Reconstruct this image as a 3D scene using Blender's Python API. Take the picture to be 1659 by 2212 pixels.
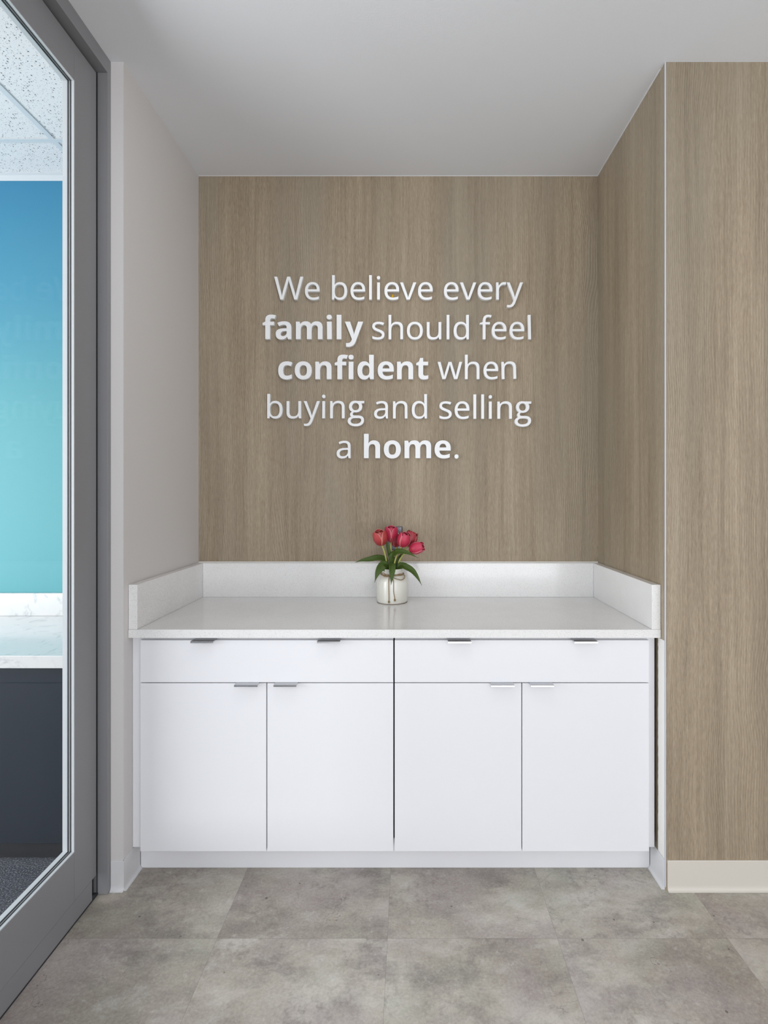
import bpy, bmesh, math, random
from mathutils import Vector, Matrix

# ---------------------------------------------------------------- clear, camera, light, exposure
for _o in list(bpy.data.objects):
    bpy.data.objects.remove(_o)
scene = bpy.context.scene
COL = scene.collection
rnd = random.Random(7)

EYE = 1.401          # lens height above the floor
FPX = 1134.0         # focal length in pixels of the 1659x2212 frame
VPX, VPY = 884.0, 1070.0

cam_data = bpy.data.cameras.new('camera')
cam_data.sensor_fit = 'VERTICAL'
cam_data.sensor_height = 36.0
cam_data.sensor_width = 27.0
cam_data.lens = FPX / 2212 * 36.0
cam_data.shift_x = -(VPX - 829.5) / 2212
cam_data.shift_y = (VPY - 1106.0) / 2212
cam_data.clip_start = 0.02
camera = bpy.data.objects.new('camera', cam_data)
camera.location = (0, 0, EYE)
camera.rotation_euler = (math.pi / 2, 0, 0)
COL.objects.link(camera)
scene.camera = camera

scene.view_settings.view_transform = 'Standard'
scene.view_settings.look = 'None'
scene.view_settings.gamma = 1.0
scene.view_settings.use_curve_mapping = False
scene.view_settings.exposure = -0.2

world = bpy.data.worlds.new('world')
scene.world = world
world.use_nodes = True
world.node_tree.nodes['Background'].inputs[0].default_value = (0.86, 0.93, 1.0, 1)
world.node_tree.nodes['Background'].inputs[1].default_value = 0.6


def area_light(name, loc, rot, sx, sy, power, colour=(1, 1, 1), spread=180):
    d = bpy.data.lights.new(name, 'AREA')
    d.shape = 'RECTANGLE'
    d.size, d.size_y = sx, sy
    d.energy = power
    d.color = colour
    d.spread = math.radians(spread)
    o = bpy.data.objects.new(name, d)
    o.location = loc
    o.rotation_euler = rot
    COL.objects.link(o)
    return o


H = math.pi / 2
# corridor: ceiling lamps above and behind the camera and the shop window on the far side of the room
area_light('ceiling_lamp_light', (-0.12, 1.12, 2.90), (math.radians(32), 0, 0), 0.5, 0.5, 9.5, (1, 0.985, 0.97))
area_light('ceiling_lamp_light', (1.2, -1.6, 2.925), (0, 0, 0), 1.2, 0.6, 5, (1, 0.985, 0.97))
area_light('window_daylight', (1.2, -2.9, 1.15), (H, 0, 0), 3.6, 2.25, 118, (0.955, 0.975, 1.0))
# office behind the glass door: daylight from its window, plus an added unseen fill brightening the tiles
area_light('office_daylight', (-4.1, 0.1, 1.35), (0, -H, 0), 2.3, 4.4, 290, (0.95, 0.975, 1.0))
area_light('office_tile_fill', (-2.6, 0.5, 2.35), (math.pi, 0, 0), 0.3, 1.8, 12, (1.0, 0.99, 0.98))


# ---------------------------------------------------------------- materials
def lin(c):
    c = c / 255.0
    return c / 12.92 if c <= 0.04045 else ((c + 0.055) / 1.055) ** 2.4


def rgb(r, g, b):
    return (lin(r), lin(g), lin(b), 1.0)


class NT:
    """small helper around a node tree"""
    def __init__(self, name):
        self.m = bpy.data.materials.new(name)
        self.m.use_nodes = True
        self.t = self.m.node_tree
        self.bsdf = self.t.nodes['Principled BSDF']

    def n(self, kind, **kw):
        nd = self.t.nodes.new(kind)
        for k, v in kw.items():
            if k.startswith('i_'):
                nd.inputs[k[2:].replace('_', ' ')].default_value = v
            else:
                setattr(nd, k, v)
        return nd

    def l(self, a, b):
        self.t.links.new(a, b)

    def math(self, op, a, b=None, c=None, clamp=False):
        nd = self.t.nodes.new('ShaderNodeMath')
        nd.operation = op
        nd.use_clamp = clamp
        for i, v in enumerate((a, b, c)):
            if v is None:
                continue
            if isinstance(v, (int, float)):
                nd.inputs[i].default_value = v
            else:
                self.l(v, nd.inputs[i])
        return nd.outputs[0]

    def mix(self, f, a, b, mode='MIX'):
        nd = self.t.nodes.new('ShaderNodeMix')
        nd.data_type = 'RGBA'
        nd.blend_type = mode
        for s, v in ((nd.inputs[0], f), (nd.inputs[6], a), (nd.inputs[7], b)):
            if isinstance(v, (int, float)) or isinstance(v, tuple):
                s.default_value = v
            else:
                self.l(v, s)
        return nd.outputs[2]

    def noise(self, vec, scale, detail=4.0, rough=0.5, dist=0.0):
        nd = self.n('ShaderNodeTexNoise')
        nd.inputs['Scale'].default_value = scale
        nd.inputs['Detail'].default_value = detail
        nd.inputs['Roughness'].default_value = rough
        nd.inputs['Distortion'].default_value = dist
        self.l(vec, nd.inputs['Vector'])
        return nd.outputs['Fac']

    def ramp(self, fac, stops):
        nd = self.n('ShaderNodeValToRGB')
        el = nd.color_ramp.elements
        while len(el) < len(stops):
            el.new(0.5)
        for e, (p, c) in zip(el, stops):
            e.position = p
            e.color = c if isinstance(c, tuple) else (c, c, c, 1)
        self.l(fac, nd.inputs[0])
        return nd.outputs[0]

    def pos(self):
        return self.n('ShaderNodeNewGeometry').outputs['Position']

    def sep(self, v):
        nd = self.n('ShaderNodeSeparateXYZ')
        self.l(v, nd.inputs[0])
        return nd.outputs

    def comb(self, x, y, z):
        nd = self.n('ShaderNodeCombineXYZ')
        for i, v in enumerate((x, y, z)):
            if isinstance(v, (int, float)):
                nd.inputs[i].default_value = v
            else:
                self.l(v, nd.inputs[i])
        return nd.outputs[0]

    def bump(self, height, strength, dist):
        nd = self.n('ShaderNodeBump')
        nd.inputs['Strength'].default_value = strength
        nd.inputs['Distance'].default_value = dist
        self.l(height, nd.inputs['Height'])
        self.l(nd.outputs[0], self.bsdf.inputs['Normal'])

    def base(self, v):
        s = self.bsdf.inputs['Base Color']
        if isinstance(v, tuple):
            s.default_value = v
        else:
            self.l(v, s)

    def rough(self, v):
        s = self.bsdf.inputs['Roughness']
        if isinstance(v, (int, float)):
            s.default_value = v
        else:
            self.l(v, s)


def plain(name, col, rough=0.5, metal=0.0, bump=None, spec=0.5, vary=0.0):
    t = NT(name)
    t.rough(rough)
    t.bsdf.inputs['Metallic'].default_value = metal
    t.bsdf.inputs['Specular IOR Level'].default_value = spec
    p = t.n('ShaderNodeTexCoord').outputs['Object']
    if vary:
        f = t.noise(p, 6.0, 5.0)
        t.base(t.mix(t.math('MULTIPLY', f, vary), col, tuple(c * 0.6 for c in col[:3]) + (1,)))
    else:
        t.base(col)
    if bump:
        t.bump(t.noise(p, bump[0], 4.0), bump[1], bump[2])
    return t.m


M = {}
M['paint'] = plain('white_wall_paint', rgb(206, 203, 202), 0.6, bump=(260, 0.10, 0.002))
M['ceiling'] = plain('white_ceiling_paint', rgb(225, 227, 231), 0.75, bump=(180, 0.10, 0.002))
M['cabinet'] = plain('white_cabinet_laminate', rgb(224, 224, 228), 0.32, vary=0.02)
M['rubber'] = plain('off_white_rubber', rgb(202, 196, 187), 0.42)
M['alu'] = plain('grey_anodised_aluminium', rgb(136, 136, 139), 0.42, metal=0.15, vary=0.06)
M['base_white'] = plain('white_rubber', rgb(210, 210, 212), 0.42)
M['bead'] = plain('pale_glazing_bead', rgb(188, 192, 195), 0.4)
M['grid'] = plain('ceiling_grid_enamel', rgb(194, 200, 204), 0.4)
M['gasket'] = plain('dark_gasket', rgb(40, 42, 46), 0.6)
M['matt_white'] = plain('rough_matt_white', rgb(228, 226, 222), 0.7, bump=(300, 0.3, 0.002))
M['trim'] = plain('white_metal_trim', rgb(186, 189, 200), 0.35)
M['letter'] = plain('white_acrylic', rgb(233, 234, 236), 0.35)
M['navy'] = plain('dark_navy_laminate', rgb(28, 36, 46), 0.55, vary=0.1, spec=0.15)
M['black'] = plain('black_plastic', rgb(24, 26, 30), 0.5)
M['chrome'] = plain('brushed_nickel', rgb(190, 190, 192), 0.22, metal=1.0)
M['steel'] = plain('brushed_steel_plate', rgb(118, 118, 126), 0.3, metal=0.9)
M['ivory'] = plain('white_plastic', rgb(226, 224, 216), 0.4)
M['yellow'] = plain('yellow_vinyl', rgb(232, 184, 30), 0.4)
M['orange'] = plain('orange_vinyl', rgb(226, 120, 20), 0.4)
M['clay'] = plain('unglazed_foot', rgb(128, 112, 96), 0.8)
M['soil'] = plain('dark_moss', rgb(30, 30, 22), 0.9, bump=(300, 0.8, 0.003))
M['stem'] = plain('pale_green_stem', rgb(176, 176, 96), 0.5, vary=0.25)


def wood_material(name, base_dark, base_mid, base_light):
    """vertical-grain laminate; the grain runs along world Z, x and y unroll the corner"""
    t = NT(name)
    x, y, z = t.sep(t.pos())
    h = t.math('ADD', x, y)
    # gently wandering grain
    warp = t.noise(t.comb(t.math('MULTIPLY', h, 2.6), 0.0, t.math('MULTIPLY', z, 0.8)), 1.6, 3.0)
    hw = t.math('ADD', h, t.math('MULTIPLY', t.math('SUBTRACT', warp, 0.5), 0.035))
    broad = t.noise(t.comb(t.math('MULTIPLY', hw, 9.0), 1.7, t.math('MULTIPLY', z, 0.55)), 1.0, 4.0, 0.6)
    mid = t.noise(t.comb(t.math('MULTIPLY', hw, 95.0), 4.1, t.math('MULTIPLY', z, 1.8)), 1.0, 3.0, 0.55)
    fine = t.noise(t.comb(t.math('MULTIPLY', hw, 330.0), 9.3, t.math('MULTIPLY', z, 38.0)), 1.0, 4.0, 0.65)
    v = t.math('ADD', t.math('ADD', 0.03, t.math('MULTIPLY', broad, 0.36)),
               t.math('ADD', t.math('MULTIPLY', mid, 0.22), t.math('MULTIPLY', fine, 0.38)))
    col = t.ramp(v, [(0.34, base_dark), (0.51, base_mid), (0.68, base_light)])
    # a few long darker and paler streaks
    streak = t.noise(t.comb(t.math('MULTIPLY', hw, 34.0), 6.6, t.math('MULTIPLY', z, 0.7)), 1.0, 3.0, 0.6)
    col = t.mix(t.math('MULTIPLY', t.ramp(streak, [(0.55, 0.0), (0.72, 1.0)]), 0.30), col, base_dark)
    # contour lines: straight grain that opens into cathedrals here and there
    hill = t.noise(t.comb(t.math('MULTIPLY', h, 3.6), 3.3, t.math('MULTIPLY', z, 1.15)), 1.0, 2.5, 0.45)
    phase = t.math('ADD', t.math('MULTIPLY', h, 118.0), t.math('MULTIPLY', hill, 20.0))
    phase = t.math('ADD', phase, t.math('MULTIPLY', fine, 0.55))
    line = t.math('ADD', t.math('MULTIPLY', t.math('SINE', t.math('MULTIPLY', phase, 6.2832)), 0.5), 0.5)
    mask = t.ramp(t.noise(t.comb(t.math('MULTIPLY', h, 5.0), 8.1, t.math('MULTIPLY', z, 1.4)), 1.0, 2.0), [(0.40, 0.10), (0.62, 1.0)])
    relief = t.math('MULTIPLY', line, mask)
    col = t.mix(t.math('MULTIPLY', relief, 0.24), col, base_light)
    # pores: short darker strokes
    pore = t.noise(t.comb(t.math('MULTIPLY', hw, 520.0), 2.2, t.math('MULTIPLY', z, 46.0)), 1.0, 2.0, 0.5)
    pf = t.ramp(pore, [(0.58, 0.0), (0.70, 1.0)])
    col = t.mix(t.math('MULTIPLY', pf, 0.30), col, base_dark)
    # colour drift, some greyer bands
    drift = t.noise(t.comb(t.math('MULTIPLY', h, 4.0), 7.7, t.math('MULTIPLY', z, 0.5)), 1.0, 3.0)
    col = t.mix(t.math('MULTIPLY', t.ramp(drift, [(0.45, 0.0), (0.65, 1.0)]), 0.40), col, rgb(140, 134, 120))
    t.base(col)
    t.rough(0.5)
    t.bsdf.inputs['Specular IOR Level'].default_value = 0.3
    hgt = t.math('ADD', t.math('MULTIPLY', relief, 1.7), t.math('MULTIPLY', fine, 0.9))
    t.bump(hgt, 0.42, 0.0016)
    return t.m


M['wood'] = wood_material('vertical_grain_oak_laminate', rgb(114, 100, 82), rgb(149, 134, 114), rgb(175, 161, 140))


def quartz():
    t = NT('white_speckled_quartz')
    p = t.pos()
    v = t.n('ShaderNodeTexVoronoi')
    v.inputs['Scale'].default_value = 470.0
    t.l(p, v.inputs['Vector'])
    sx = t.sep(v.outputs['Color'])
    d = t.math('LESS_THAN', v.outputs['Distance'], 0.34)
    dark = t.math('MULTIPLY', d, t.math('GREATER_THAN', sx[0], 0.80))
    mid = t.math('MULTIPLY', d, t.math('GREATER_THAN', sx[1], 0.66))
    cloud = t.noise(p, 9.0, 4.0)
    col = t.mix(cloud, rgb(219, 218, 217), rgb(229, 228, 228))
    col = t.mix(t.math('MULTIPLY', mid, 0.32), col, rgb(180, 178, 176))
    col = t.mix(t.math('MULTIPLY', dark, 0.55), col, rgb(120, 116, 112))
    t.base(col)
    t.rough(0.13)
    t.bsdf.inputs['Specular IOR Level'].default_value = 0.55
    return t.m


M['quartz'] = quartz()


def floor_mat():
    t = NT('concrete_look_vinyl_tile')
    x, y, z = t.sep(t.pos())
    S = 0.538
    tx = t.math('DIVIDE', t.math('SUBTRACT', x, -0.069), S)
    ty = t.math('DIVIDE', t.math('SUBTRACT', y, 1.660), S)
    ix, iy = t.math('FLOOR', tx), t.math('FLOOR', ty)
    wn = t.n('ShaderNodeTexWhiteNoise', noise_dimensions='2D')
    t.l(t.comb(ix, iy, 0.0), wn.inputs['Vector'])
    off = t.sep(wn.outputs['Color'])
    px = t.math('ADD', x, t.math('MULTIPLY', off[0], 17.0))
    py = t.math('ADD', y, t.math('MULTIPLY', off[1], 17.0))
    p = t.comb(px, py, 0.0)
    ps = t.comb(t.math('MULTIPLY', px, 0.75), t.math('MULTIPLY', py, 1.25), 0.0)
    big = t.noise(ps, 2.6, 7.0, 0.62, 0.1)
    blot = t.noise(ps, 5.5, 10.0, 0.66, 0.15)
    tint = t.noise(p, 3.4, 3.0, 0.5)
    fine = t.noise(p, 120.0, 6.0, 0.7)
    col = t.ramp(big, [(0.36, rgb(137, 127, 115)), (0.50, rgb(169, 160, 147)), (0.62, rgb(194, 188, 177))])
    col = t.mix(t.math('MULTIPLY', t.ramp(blot, [(0.50, 0.0), (0.68, 1.0)]), 0.85), col, rgb(110, 102, 96))
    col = t.mix(t.math('MULTIPLY', t.ramp(blot, [(0.34, 1.0), (0.46, 0.0)]), 0.45), col, rgb(212, 209, 204))
    col = t.mix(t.math('MULTIPLY', t.ramp(tint, [(0.50, 0.0), (0.62, 1.0)]), 0.45), col, rgb(156, 142, 144))
    col = t.mix(t.math('MULTIPLY', t.ramp(tint, [(0.36, 1.0), (0.46, 0.0)]), 0.35), col, rgb(162, 166, 148))
    col = t.mix(0.22, col, t.ramp(fine, [(0.25, rgb(90, 86, 82)), (0.75, rgb(232, 228, 222))]))
    fleck = t.noise(p, 34.0, 6.0, 0.72, 0.2)
    gate2 = t.ramp(t.noise(p, 4.8, 3.0), [(0.44, 0.0), (0.60, 1.0)])
    col = t.mix(t.math('MULTIPLY', t.math('MULTIPLY', t.ramp(fleck, [(0.50, 0.0), (0.66, 1.0)]), gate2), 0.55), col, rgb(120, 112, 106))
    col = t.mix(t.math('MULTIPLY', t.ramp(fleck, [(0.30, 1.0), (0.42, 0.0)]), 0.35), col, rgb(214, 211, 206))
    # worn streaks along one diagonal
    sx_ = t.math('ADD', t.math('MULTIPLY', px, 9.0), t.math('MULTIPLY', py, 5.0))
    sy_ = t.math('SUBTRACT', t.math('MULTIPLY', py, 60.0), t.math('MULTIPLY', px, 46.0))
    scr = t.noise(t.comb(sx_, sy_, 0.0), 1.0, 4.0, 0.6)
    col = t.mix(t.math('MULTIPLY', t.ramp(scr, [(0.58, 0.0), (0.74, 1.0)]), 0.30), col, rgb(132, 124, 118))
    # a few dark specks
    vs = t.n('ShaderNodeTexVoronoi', voronoi_dimensions='2D')
    vs.inputs['Scale'].default_value = 9.0
    t.l(p, vs.inputs['Vector'])
    cs = t.sep(vs.outputs['Color'])
    spk = t.math('MULTIPLY', t.math('LESS_THAN', vs.outputs['Distance'], t.math('MULTIPLY', cs[1], 0.045)), t.math('GREATER_THAN', cs[0], 0.80))
    col = t.mix(t.math('MULTIPLY', spk, 0.7), col, rgb(78, 72, 68))
    # fine cracks
    vo = t.n('ShaderNodeTexVoronoi', feature='DISTANCE_TO_EDGE')
    vo.inputs['Scale'].default_value = 5.0
    wv = t.n('ShaderNodeVectorMath', operation='ADD')
    nz = t.n('ShaderNodeTexNoise')
    nz.inputs['Scale'].default_value = 16.0
    nz.inputs['Detail'].default_value = 5.0
    t.l(p, nz.inputs['Vector'])
    sc = t.n('ShaderNodeVectorMath', operation='SCALE')
    sc.inputs['Scale'].default_value = 0.14
    t.l(nz.outputs['Color'], sc.inputs[0])
    t.l(p, wv.inputs[0])
    t.l(sc.outputs[0], wv.inputs[1])
    t.l(wv.outputs[0], vo.inputs['Vector'])
    cr = t.math('LESS_THAN', vo.outputs['Distance'], 0.0035)
    gate = t.ramp(t.noise(p, 4.2, 2.0), [(0.60, 0.0), (0.66, 1.0)])
    col = t.mix(t.math('MULTIPLY', t.math('MULTIPLY', cr, gate), 0.55), col, rgb(84, 76, 70))
    # joints between the tiles
    fx = t.math('MULTIPLY', t.math('SUBTRACT', 0.5, t.math('ABSOLUTE', t.math('SUBTRACT', t.math('FRACT', tx), 0.5))), S)
    fy = t.math('MULTIPLY', t.math('SUBTRACT', 0.5, t.math('ABSOLUTE', t.math('SUBTRACT', t.math('FRACT', ty), 0.5))), S)
    j = t.math('LESS_THAN', t.math('MINIMUM', fx, fy), 0.0009)
    col = t.mix(t.math('MULTIPLY', j, 0.30), col, rgb(92, 86, 80))
    t.base(col)
    t.rough(t.math('ADD', 0.36, t.math('MULTIPLY', blot, 0.25)))
    t.bsdf.inputs['Specular IOR Level'].default_value = 0.4
    t.bump(fine, 0.12, 0.001)
    return t.m


M['floor'] = floor_mat()


def carpet_mat():
    t = NT('charcoal_carpet')
    p = t.pos()
    f = t.noise(p, 190.0, 4.0, 0.7)
    g = t.noise(p, 14.0, 3.0)
    col = t.ramp(f, [(0.36, rgb(28, 32, 40)), (0.52, rgb(76, 80, 90)), (0.70, rgb(176, 180, 188))])
    col = t.mix(t.math('MULTIPLY', g, 0.35), col, rgb(40, 44, 54))
    t.base(col)
    t.rough(0.95)
    t.bump(f, 0.9, 0.006)
    return t.m


M['carpet'] = carpet_mat()


def acoustic():
    t = NT('perforated_ceiling_tile')
    p = t.pos()
    x, y, z = t.sep(p)
    pv = t.comb(x, y, 0.0)
    col = rgb(212, 213, 214)
    tot = None
    for sc, thr, keep in ((92.0, 0.30, 0.36), (190.0, 0.27, 0.38)):
        v = t.n('ShaderNodeTexVoronoi', voronoi_dimensions='2D')
        v.inputs['Scale'].default_value = sc
        t.l(pv, v.inputs['Vector'])
        c = t.sep(v.outputs['Color'])
        k = t.math('MULTIPLY', t.math('LESS_THAN', v.outputs['Distance'], t.math('MULTIPLY', c[1], thr)),
                   t.math('LESS_THAN', c[0], keep))
        tot = k if tot is None else t.math('MAXIMUM', tot, k)
    t.base(t.mix(tot, col, rgb(96, 98, 104)))
    t.rough(0.85)
    return t.m


M['acoustic'] = acoustic()


def marble():
    t = NT('white_veined_marble')
    p = t.pos()
    n1 = t.noise(p, 5.0, 8.0, 0.62, 1.2)
    n2 = t.noise(p, 11.0, 6.0, 0.6, 0.8)
    v1 = t.ramp(t.math('ABSOLUTE', t.math('SUBTRACT', n1, 0.5)), [(0.0, 1.0), (0.045, 0.0)])
    gate = t.ramp(n2, [(0.48, 0.0), (0.62, 1.0)])
    col = t.mix(t.math('MULTIPLY', t.math('MULTIPLY', v1, gate), 0.6), rgb(206, 206, 206), rgb(152, 158, 164))
    col = t.mix(t.math('MULTIPLY', t.ramp(n2, [(0.56, 0.0), (0.75, 1.0)]), 0.3), col, rgb(184, 194, 194))
    t.base(col)
    t.rough(0.18)
    return t.m


M['marble'] = marble()


def ombre():
    """wall paint that shades from blue at the ceiling to turquoise lower down"""
    t = NT('blue_turquoise_wall_paint')
    z = t.sep(t.pos())[2]
    f = t.math('DIVIDE', t.math('SUBTRACT', z, 0.9), 2.1, clamp=True)
    t.base(t.ramp(f, [(0.0, rgb(72, 148, 156)), (0.45, rgb(68, 142, 152)), (0.72, rgb(50, 128, 154)), (1.0, rgb(38, 116, 152))]))
    t.rough(0.55)
    return t.m


M['ombre'] = ombre()


def glass():
    t = NT('clear_glass')
    out = t.t.nodes['Material Output']
    t.t.nodes.remove(t.bsdf)
    tr = t.n('ShaderNodeBsdfTransparent')
    tr.inputs[0].default_value = (0.985, 0.990, 0.988, 1)
    gl = t.n('ShaderNodeBsdfGlossy')
    gl.inputs['Roughness'].default_value = 0.02
    lw = t.n('ShaderNodeLayerWeight')
    fres = t.math('ADD', 0.04, t.math('MULTIPLY', t.math('POWER', lw.outputs['Facing'], 5.0), 0.9))
    mx = t.n('ShaderNodeMixShader')
    t.l(t.math('MULTIPLY', fres, 0.35), mx.inputs[0])
    t.l(tr.outputs[0], mx.inputs[1])
    t.l(gl.outputs[0], mx.inputs[2])
    t.l(mx.outputs[0], out.inputs[0])
    return t.m


M['glass'] = glass()


def ceramic():
    t = NT('cream_glazed_ceramic')
    p = t.n('ShaderNodeTexCoord').outputs['Object']
    f = t.noise(p, 14.0, 3.0)
    t.base(t.mix(f, rgb(226, 225, 217), rgb(214, 212, 202)))
    t.rough(0.22)
    t.bsdf.inputs['Coat Weight'].default_value = 0.3
    t.bump(t.noise(p, 18.0, 2.0), 0.25, 0.004)
    return t.m


M['ceramic'] = ceramic()


def twine():
    t = NT('jute_twine')
    p = t.n('ShaderNodeTexCoord').outputs['Object']
    x, y, z = t.sep(p)
    w = t.n('ShaderNodeTexWave')
    w.wave_type = 'BANDS'
    w.bands_direction = 'DIAGONAL'
    w.inputs['Scale'].default_value = 160.0
    w.inputs['Distortion'].default_value = 1.0
    t.l(p, w.inputs['Vector'])
    t.base(t.mix(w.outputs['Fac'], rgb(104, 82, 54), rgb(186, 160, 122)))
    t.rough(0.9)
    t.bump(w.outputs['Fac'], 0.7, 0.0015)
    return t.m


M['twine'] = twine()


def petal_mat(name, deep, mid, rim):
    t = NT(name)
    uv = t.n('ShaderNodeTexCoord').outputs['UV']
    u, v, _ = t.sep(uv)
    edge = t.math('MULTIPLY', t.math('ABSOLUTE', t.math('SUBTRACT', u, 0.5)), 2.0)
    vein = t.noise(t.comb(t.math('MULTIPLY', u, 60.0), t.math('MULTIPLY', v, 3.0), 0.0), 1.0, 3.0)
    col = t.ramp(v, [(0.0, mid), (0.25, deep), (0.7, mid), (1.0, mid)])
    col = t.mix(t.math('MULTIPLY', t.ramp(vein, [(0.35, 0.0), (0.65, 1.0)]), 0.55), col, deep)
    col = t.mix(t.ramp(edge, [(0.84, 0.0), (0.97, 0.45), (1.0, 0.85)]), col, rim)
    t.base(col)
    t.rough(0.45)
    t.bsdf.inputs['Subsurface Weight'].default_value = 0.0
    return t.m


M['petal_rose'] = petal_mat('rose_pink_petal', rgb(158, 22, 52), rgb(192, 52, 84), rgb(232, 176, 170))
M['petal_coral'] = petal_mat('coral_red_petal', rgb(146, 34, 38), rgb(186, 74, 74), rgb(232, 186, 166))
M['petal_deep'] = petal_mat('deep_red_petal', rgb(136, 22, 38), rgb(170, 44, 58), rgb(220, 150, 142))


def leaf_mat():
    t = NT('tulip_leaf_green')
    uv = t.n('ShaderNodeTexCoord').outputs['UV']
    u, v, _ = t.sep(uv)
    vein = t.noise(t.comb(t.math('MULTIPLY', u, 26.0), t.math('MULTIPLY', v, 1.6), 0.0), 1.0, 3.0)
    col = t.mix(vein, rgb(34, 54, 14), rgb(78, 100, 34))
    t.base(col)
    t.rough(0.45)
    t.bsdf.inputs['Specular IOR Level'].default_value = 0.3
    return t.m


M['leaf'] = leaf_mat()


# ---------------------------------------------------------------- object helpers
def tag(o, label=None, cat=None, group=None, kind=None):
    if label: o['label'] = label
    if cat: o['category'] = cat
    if group: o['group'] = group
    if kind: o['kind'] = kind
    return o


def empty(name, loc, label=None, cat=None, group=None, kind=None):
    o = bpy.data.objects.new(name, None)
    o.location = loc
    o.empty_display_size = 0.05
    COL.objects.link(o)
    return tag(o, label, cat, group, kind)


def link_mesh(name, me, mat, parent=None, loc=(0, 0, 0)):
    if mat is not None and not me.materials:
        me.materials.append(M[mat])
    o = bpy.data.objects.new(name, me)
    o.location = loc
    if parent is not None:
        o.parent = parent
        # children are given in world coordinates; bring them into the parent's frame
        o.location = Vector(loc) - parent.location
    COL.objects.link(o)
    return o


def finish(name, bm, mat, parent=None, bevel=0.0, smooth=False, origin=None, segs=2):
    if bevel:
        bmesh.ops.bevel(bm, geom=list(bm.edges), offset=bevel, segments=segs, profile=0.6, affect='EDGES', clamp_overlap=True)
    bmesh.ops.recalc_face_normals(bm, faces=bm.faces)
    if origin is None:
        xs = [v.co.x for v in bm.verts]; ys = [v.co.y for v in bm.verts]; zs = [v.co.z for v in bm.verts]
        origin = ((min(xs) + max(xs)) / 2, (min(ys) + max(ys)) / 2, min(zs))
    bmesh.ops.translate(bm, verts=bm.verts, vec=-Vector(origin))
    if smooth:
        for f in bm.faces: f.smooth = True
    me = bpy.data.meshes.new(name)
    bm.to_mesh(me)
    bm.free()
    return link_mesh(name, me, mat, parent, origin)


def add_box(bm, x0, x1, y0, y1, z0, z1):
    v = [bm.verts.new((x, y, z)) for z in (z0, z1) for y in (y0, y1) for x in (x0, x1)]
    for f in ((0, 1, 3, 2), (4, 6, 7, 5), (0, 4, 5, 1), (2, 3, 7, 6), (0, 2, 6, 4), (1, 5, 7, 3)):
        bm.faces.new([v[i] for i in f])


def box(name, b, mat, parent=None, bevel=0.0, **kw):
    bm = bmesh.new()
    add_box(bm, *b)
    return finish(name, bm, mat, parent, bevel, **kw)


def boxes(name, bs, mat, parent=None, bevel=0.0, **kw):
    bm = bmesh.new()
    for b in bs:
        add_box(bm, *b)
    return finish(name, bm, mat, parent, bevel, **kw)


def extrude_profile(bm, pts, fn, t0, t1):
    """pts: closed 2-D profile; fn(a, b, t) -> 3-D point"""
    A = [bm.verts.new(fn(a, b, t0)) for a, b in pts]
    B = [bm.verts.new(fn(a, b, t1)) for a, b in pts]
    n = len(pts)
    for i in range(n):
        j = (i + 1) % n
        bm.faces.new((A[i], A[j], B[j], B[i]))
    bm.faces.new(A[::-1])
    bm.faces.new(B)


def lathe(bm, prof, cx=0, cy=0, seg=48):
    rings = []
    for r, z in prof:
        if r < 1e-6:
            rings.append([bm.verts.new((cx, cy, z))])
        else:
            rings.append([bm.verts.new((cx + r * math.cos(2 * math.pi * k / seg), cy + r * math.sin(2 * math.pi * k / seg), z)) for k in range(seg)])
    for a, b in zip(rings, rings[1:]):
        for k in range(seg):
            l = (k + 1) % seg
            if len(a) == 1 and len(b) == 1: continue
            if len(a) == 1: bm.faces.new((a[0], b[k], b[l]))
            elif len(b) == 1: bm.faces.new((a[k], a[l], b[0]))
            else: bm.faces.new((a[k], a[l], b[l], b[k]))


def catmull(pts, n=8):
    P = [Vector(p) for p in pts]
    P = [P[0] * 2 - P[1]] + P + [P[-1] * 2 - P[-2]]
    out = []
    for i in range(1, len(P) - 2):
        for k in range(n):
            t = k / n
            a, b, c, d = P[i - 1], P[i], P[i + 1], P[i + 2]
            out.append(0.5 * ((2 * b) + (c - a) * t + (2 * a - 5 * b + 4 * c - d) * t * t + (3 * b - a - 3 * c + d) * t ** 3))
    out.append(P[-2].copy())
    return out


def tube(bm, path, radius, seg=10):
    """path: list of Vectors, radius: number or function of 0..1"""
    rings = []
    n = len(path)
    up = Vector((0.13, 0.31, 0.94)).normalized()
    for i, p in enumerate(path):
        d = (path[min(i + 1, n - 1)] - path[max(i - 1, 0)])
        d = d.normalized() if d.length > 1e-9 else Vector((0, 0, 1))
        s = d.cross(up)
        if s.length < 1e-3: s = d.cross(Vector((1, 0, 0)))
        s.normalize()
        w = s.cross(d)
        up = w
        r = radius(i / (n - 1)) if callable(radius) else radius
        rings.append([bm.verts.new(p + (s * math.cos(2 * math.pi * k / seg) + w * math.sin(2 * math.pi * k / seg)) * r) for k in range(seg)])
    for a, b in zip(rings, rings[1:]):
        for k in range(seg):
            l = (k + 1) % seg
            bm.faces.new((a[k], a[l], b[l], b[k]))
    bm.faces.new(rings[0][::-1])
    bm.faces.new(rings[-1])


def wx(px, depth): return (px - VPX) * depth / FPX
def wz(py, depth): return EYE - (py - VPY) * depth / FPX


# ---------------------------------------------------------------- the setting
YB = 2.526                      # alcove back wall
YF = 1.862                      # plane of the wall in front of the alcove
XL, XR = -1.0135, 0.908         # alcove side walls
ZC = 2.938                      # ceiling
S = 'structure'

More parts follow.
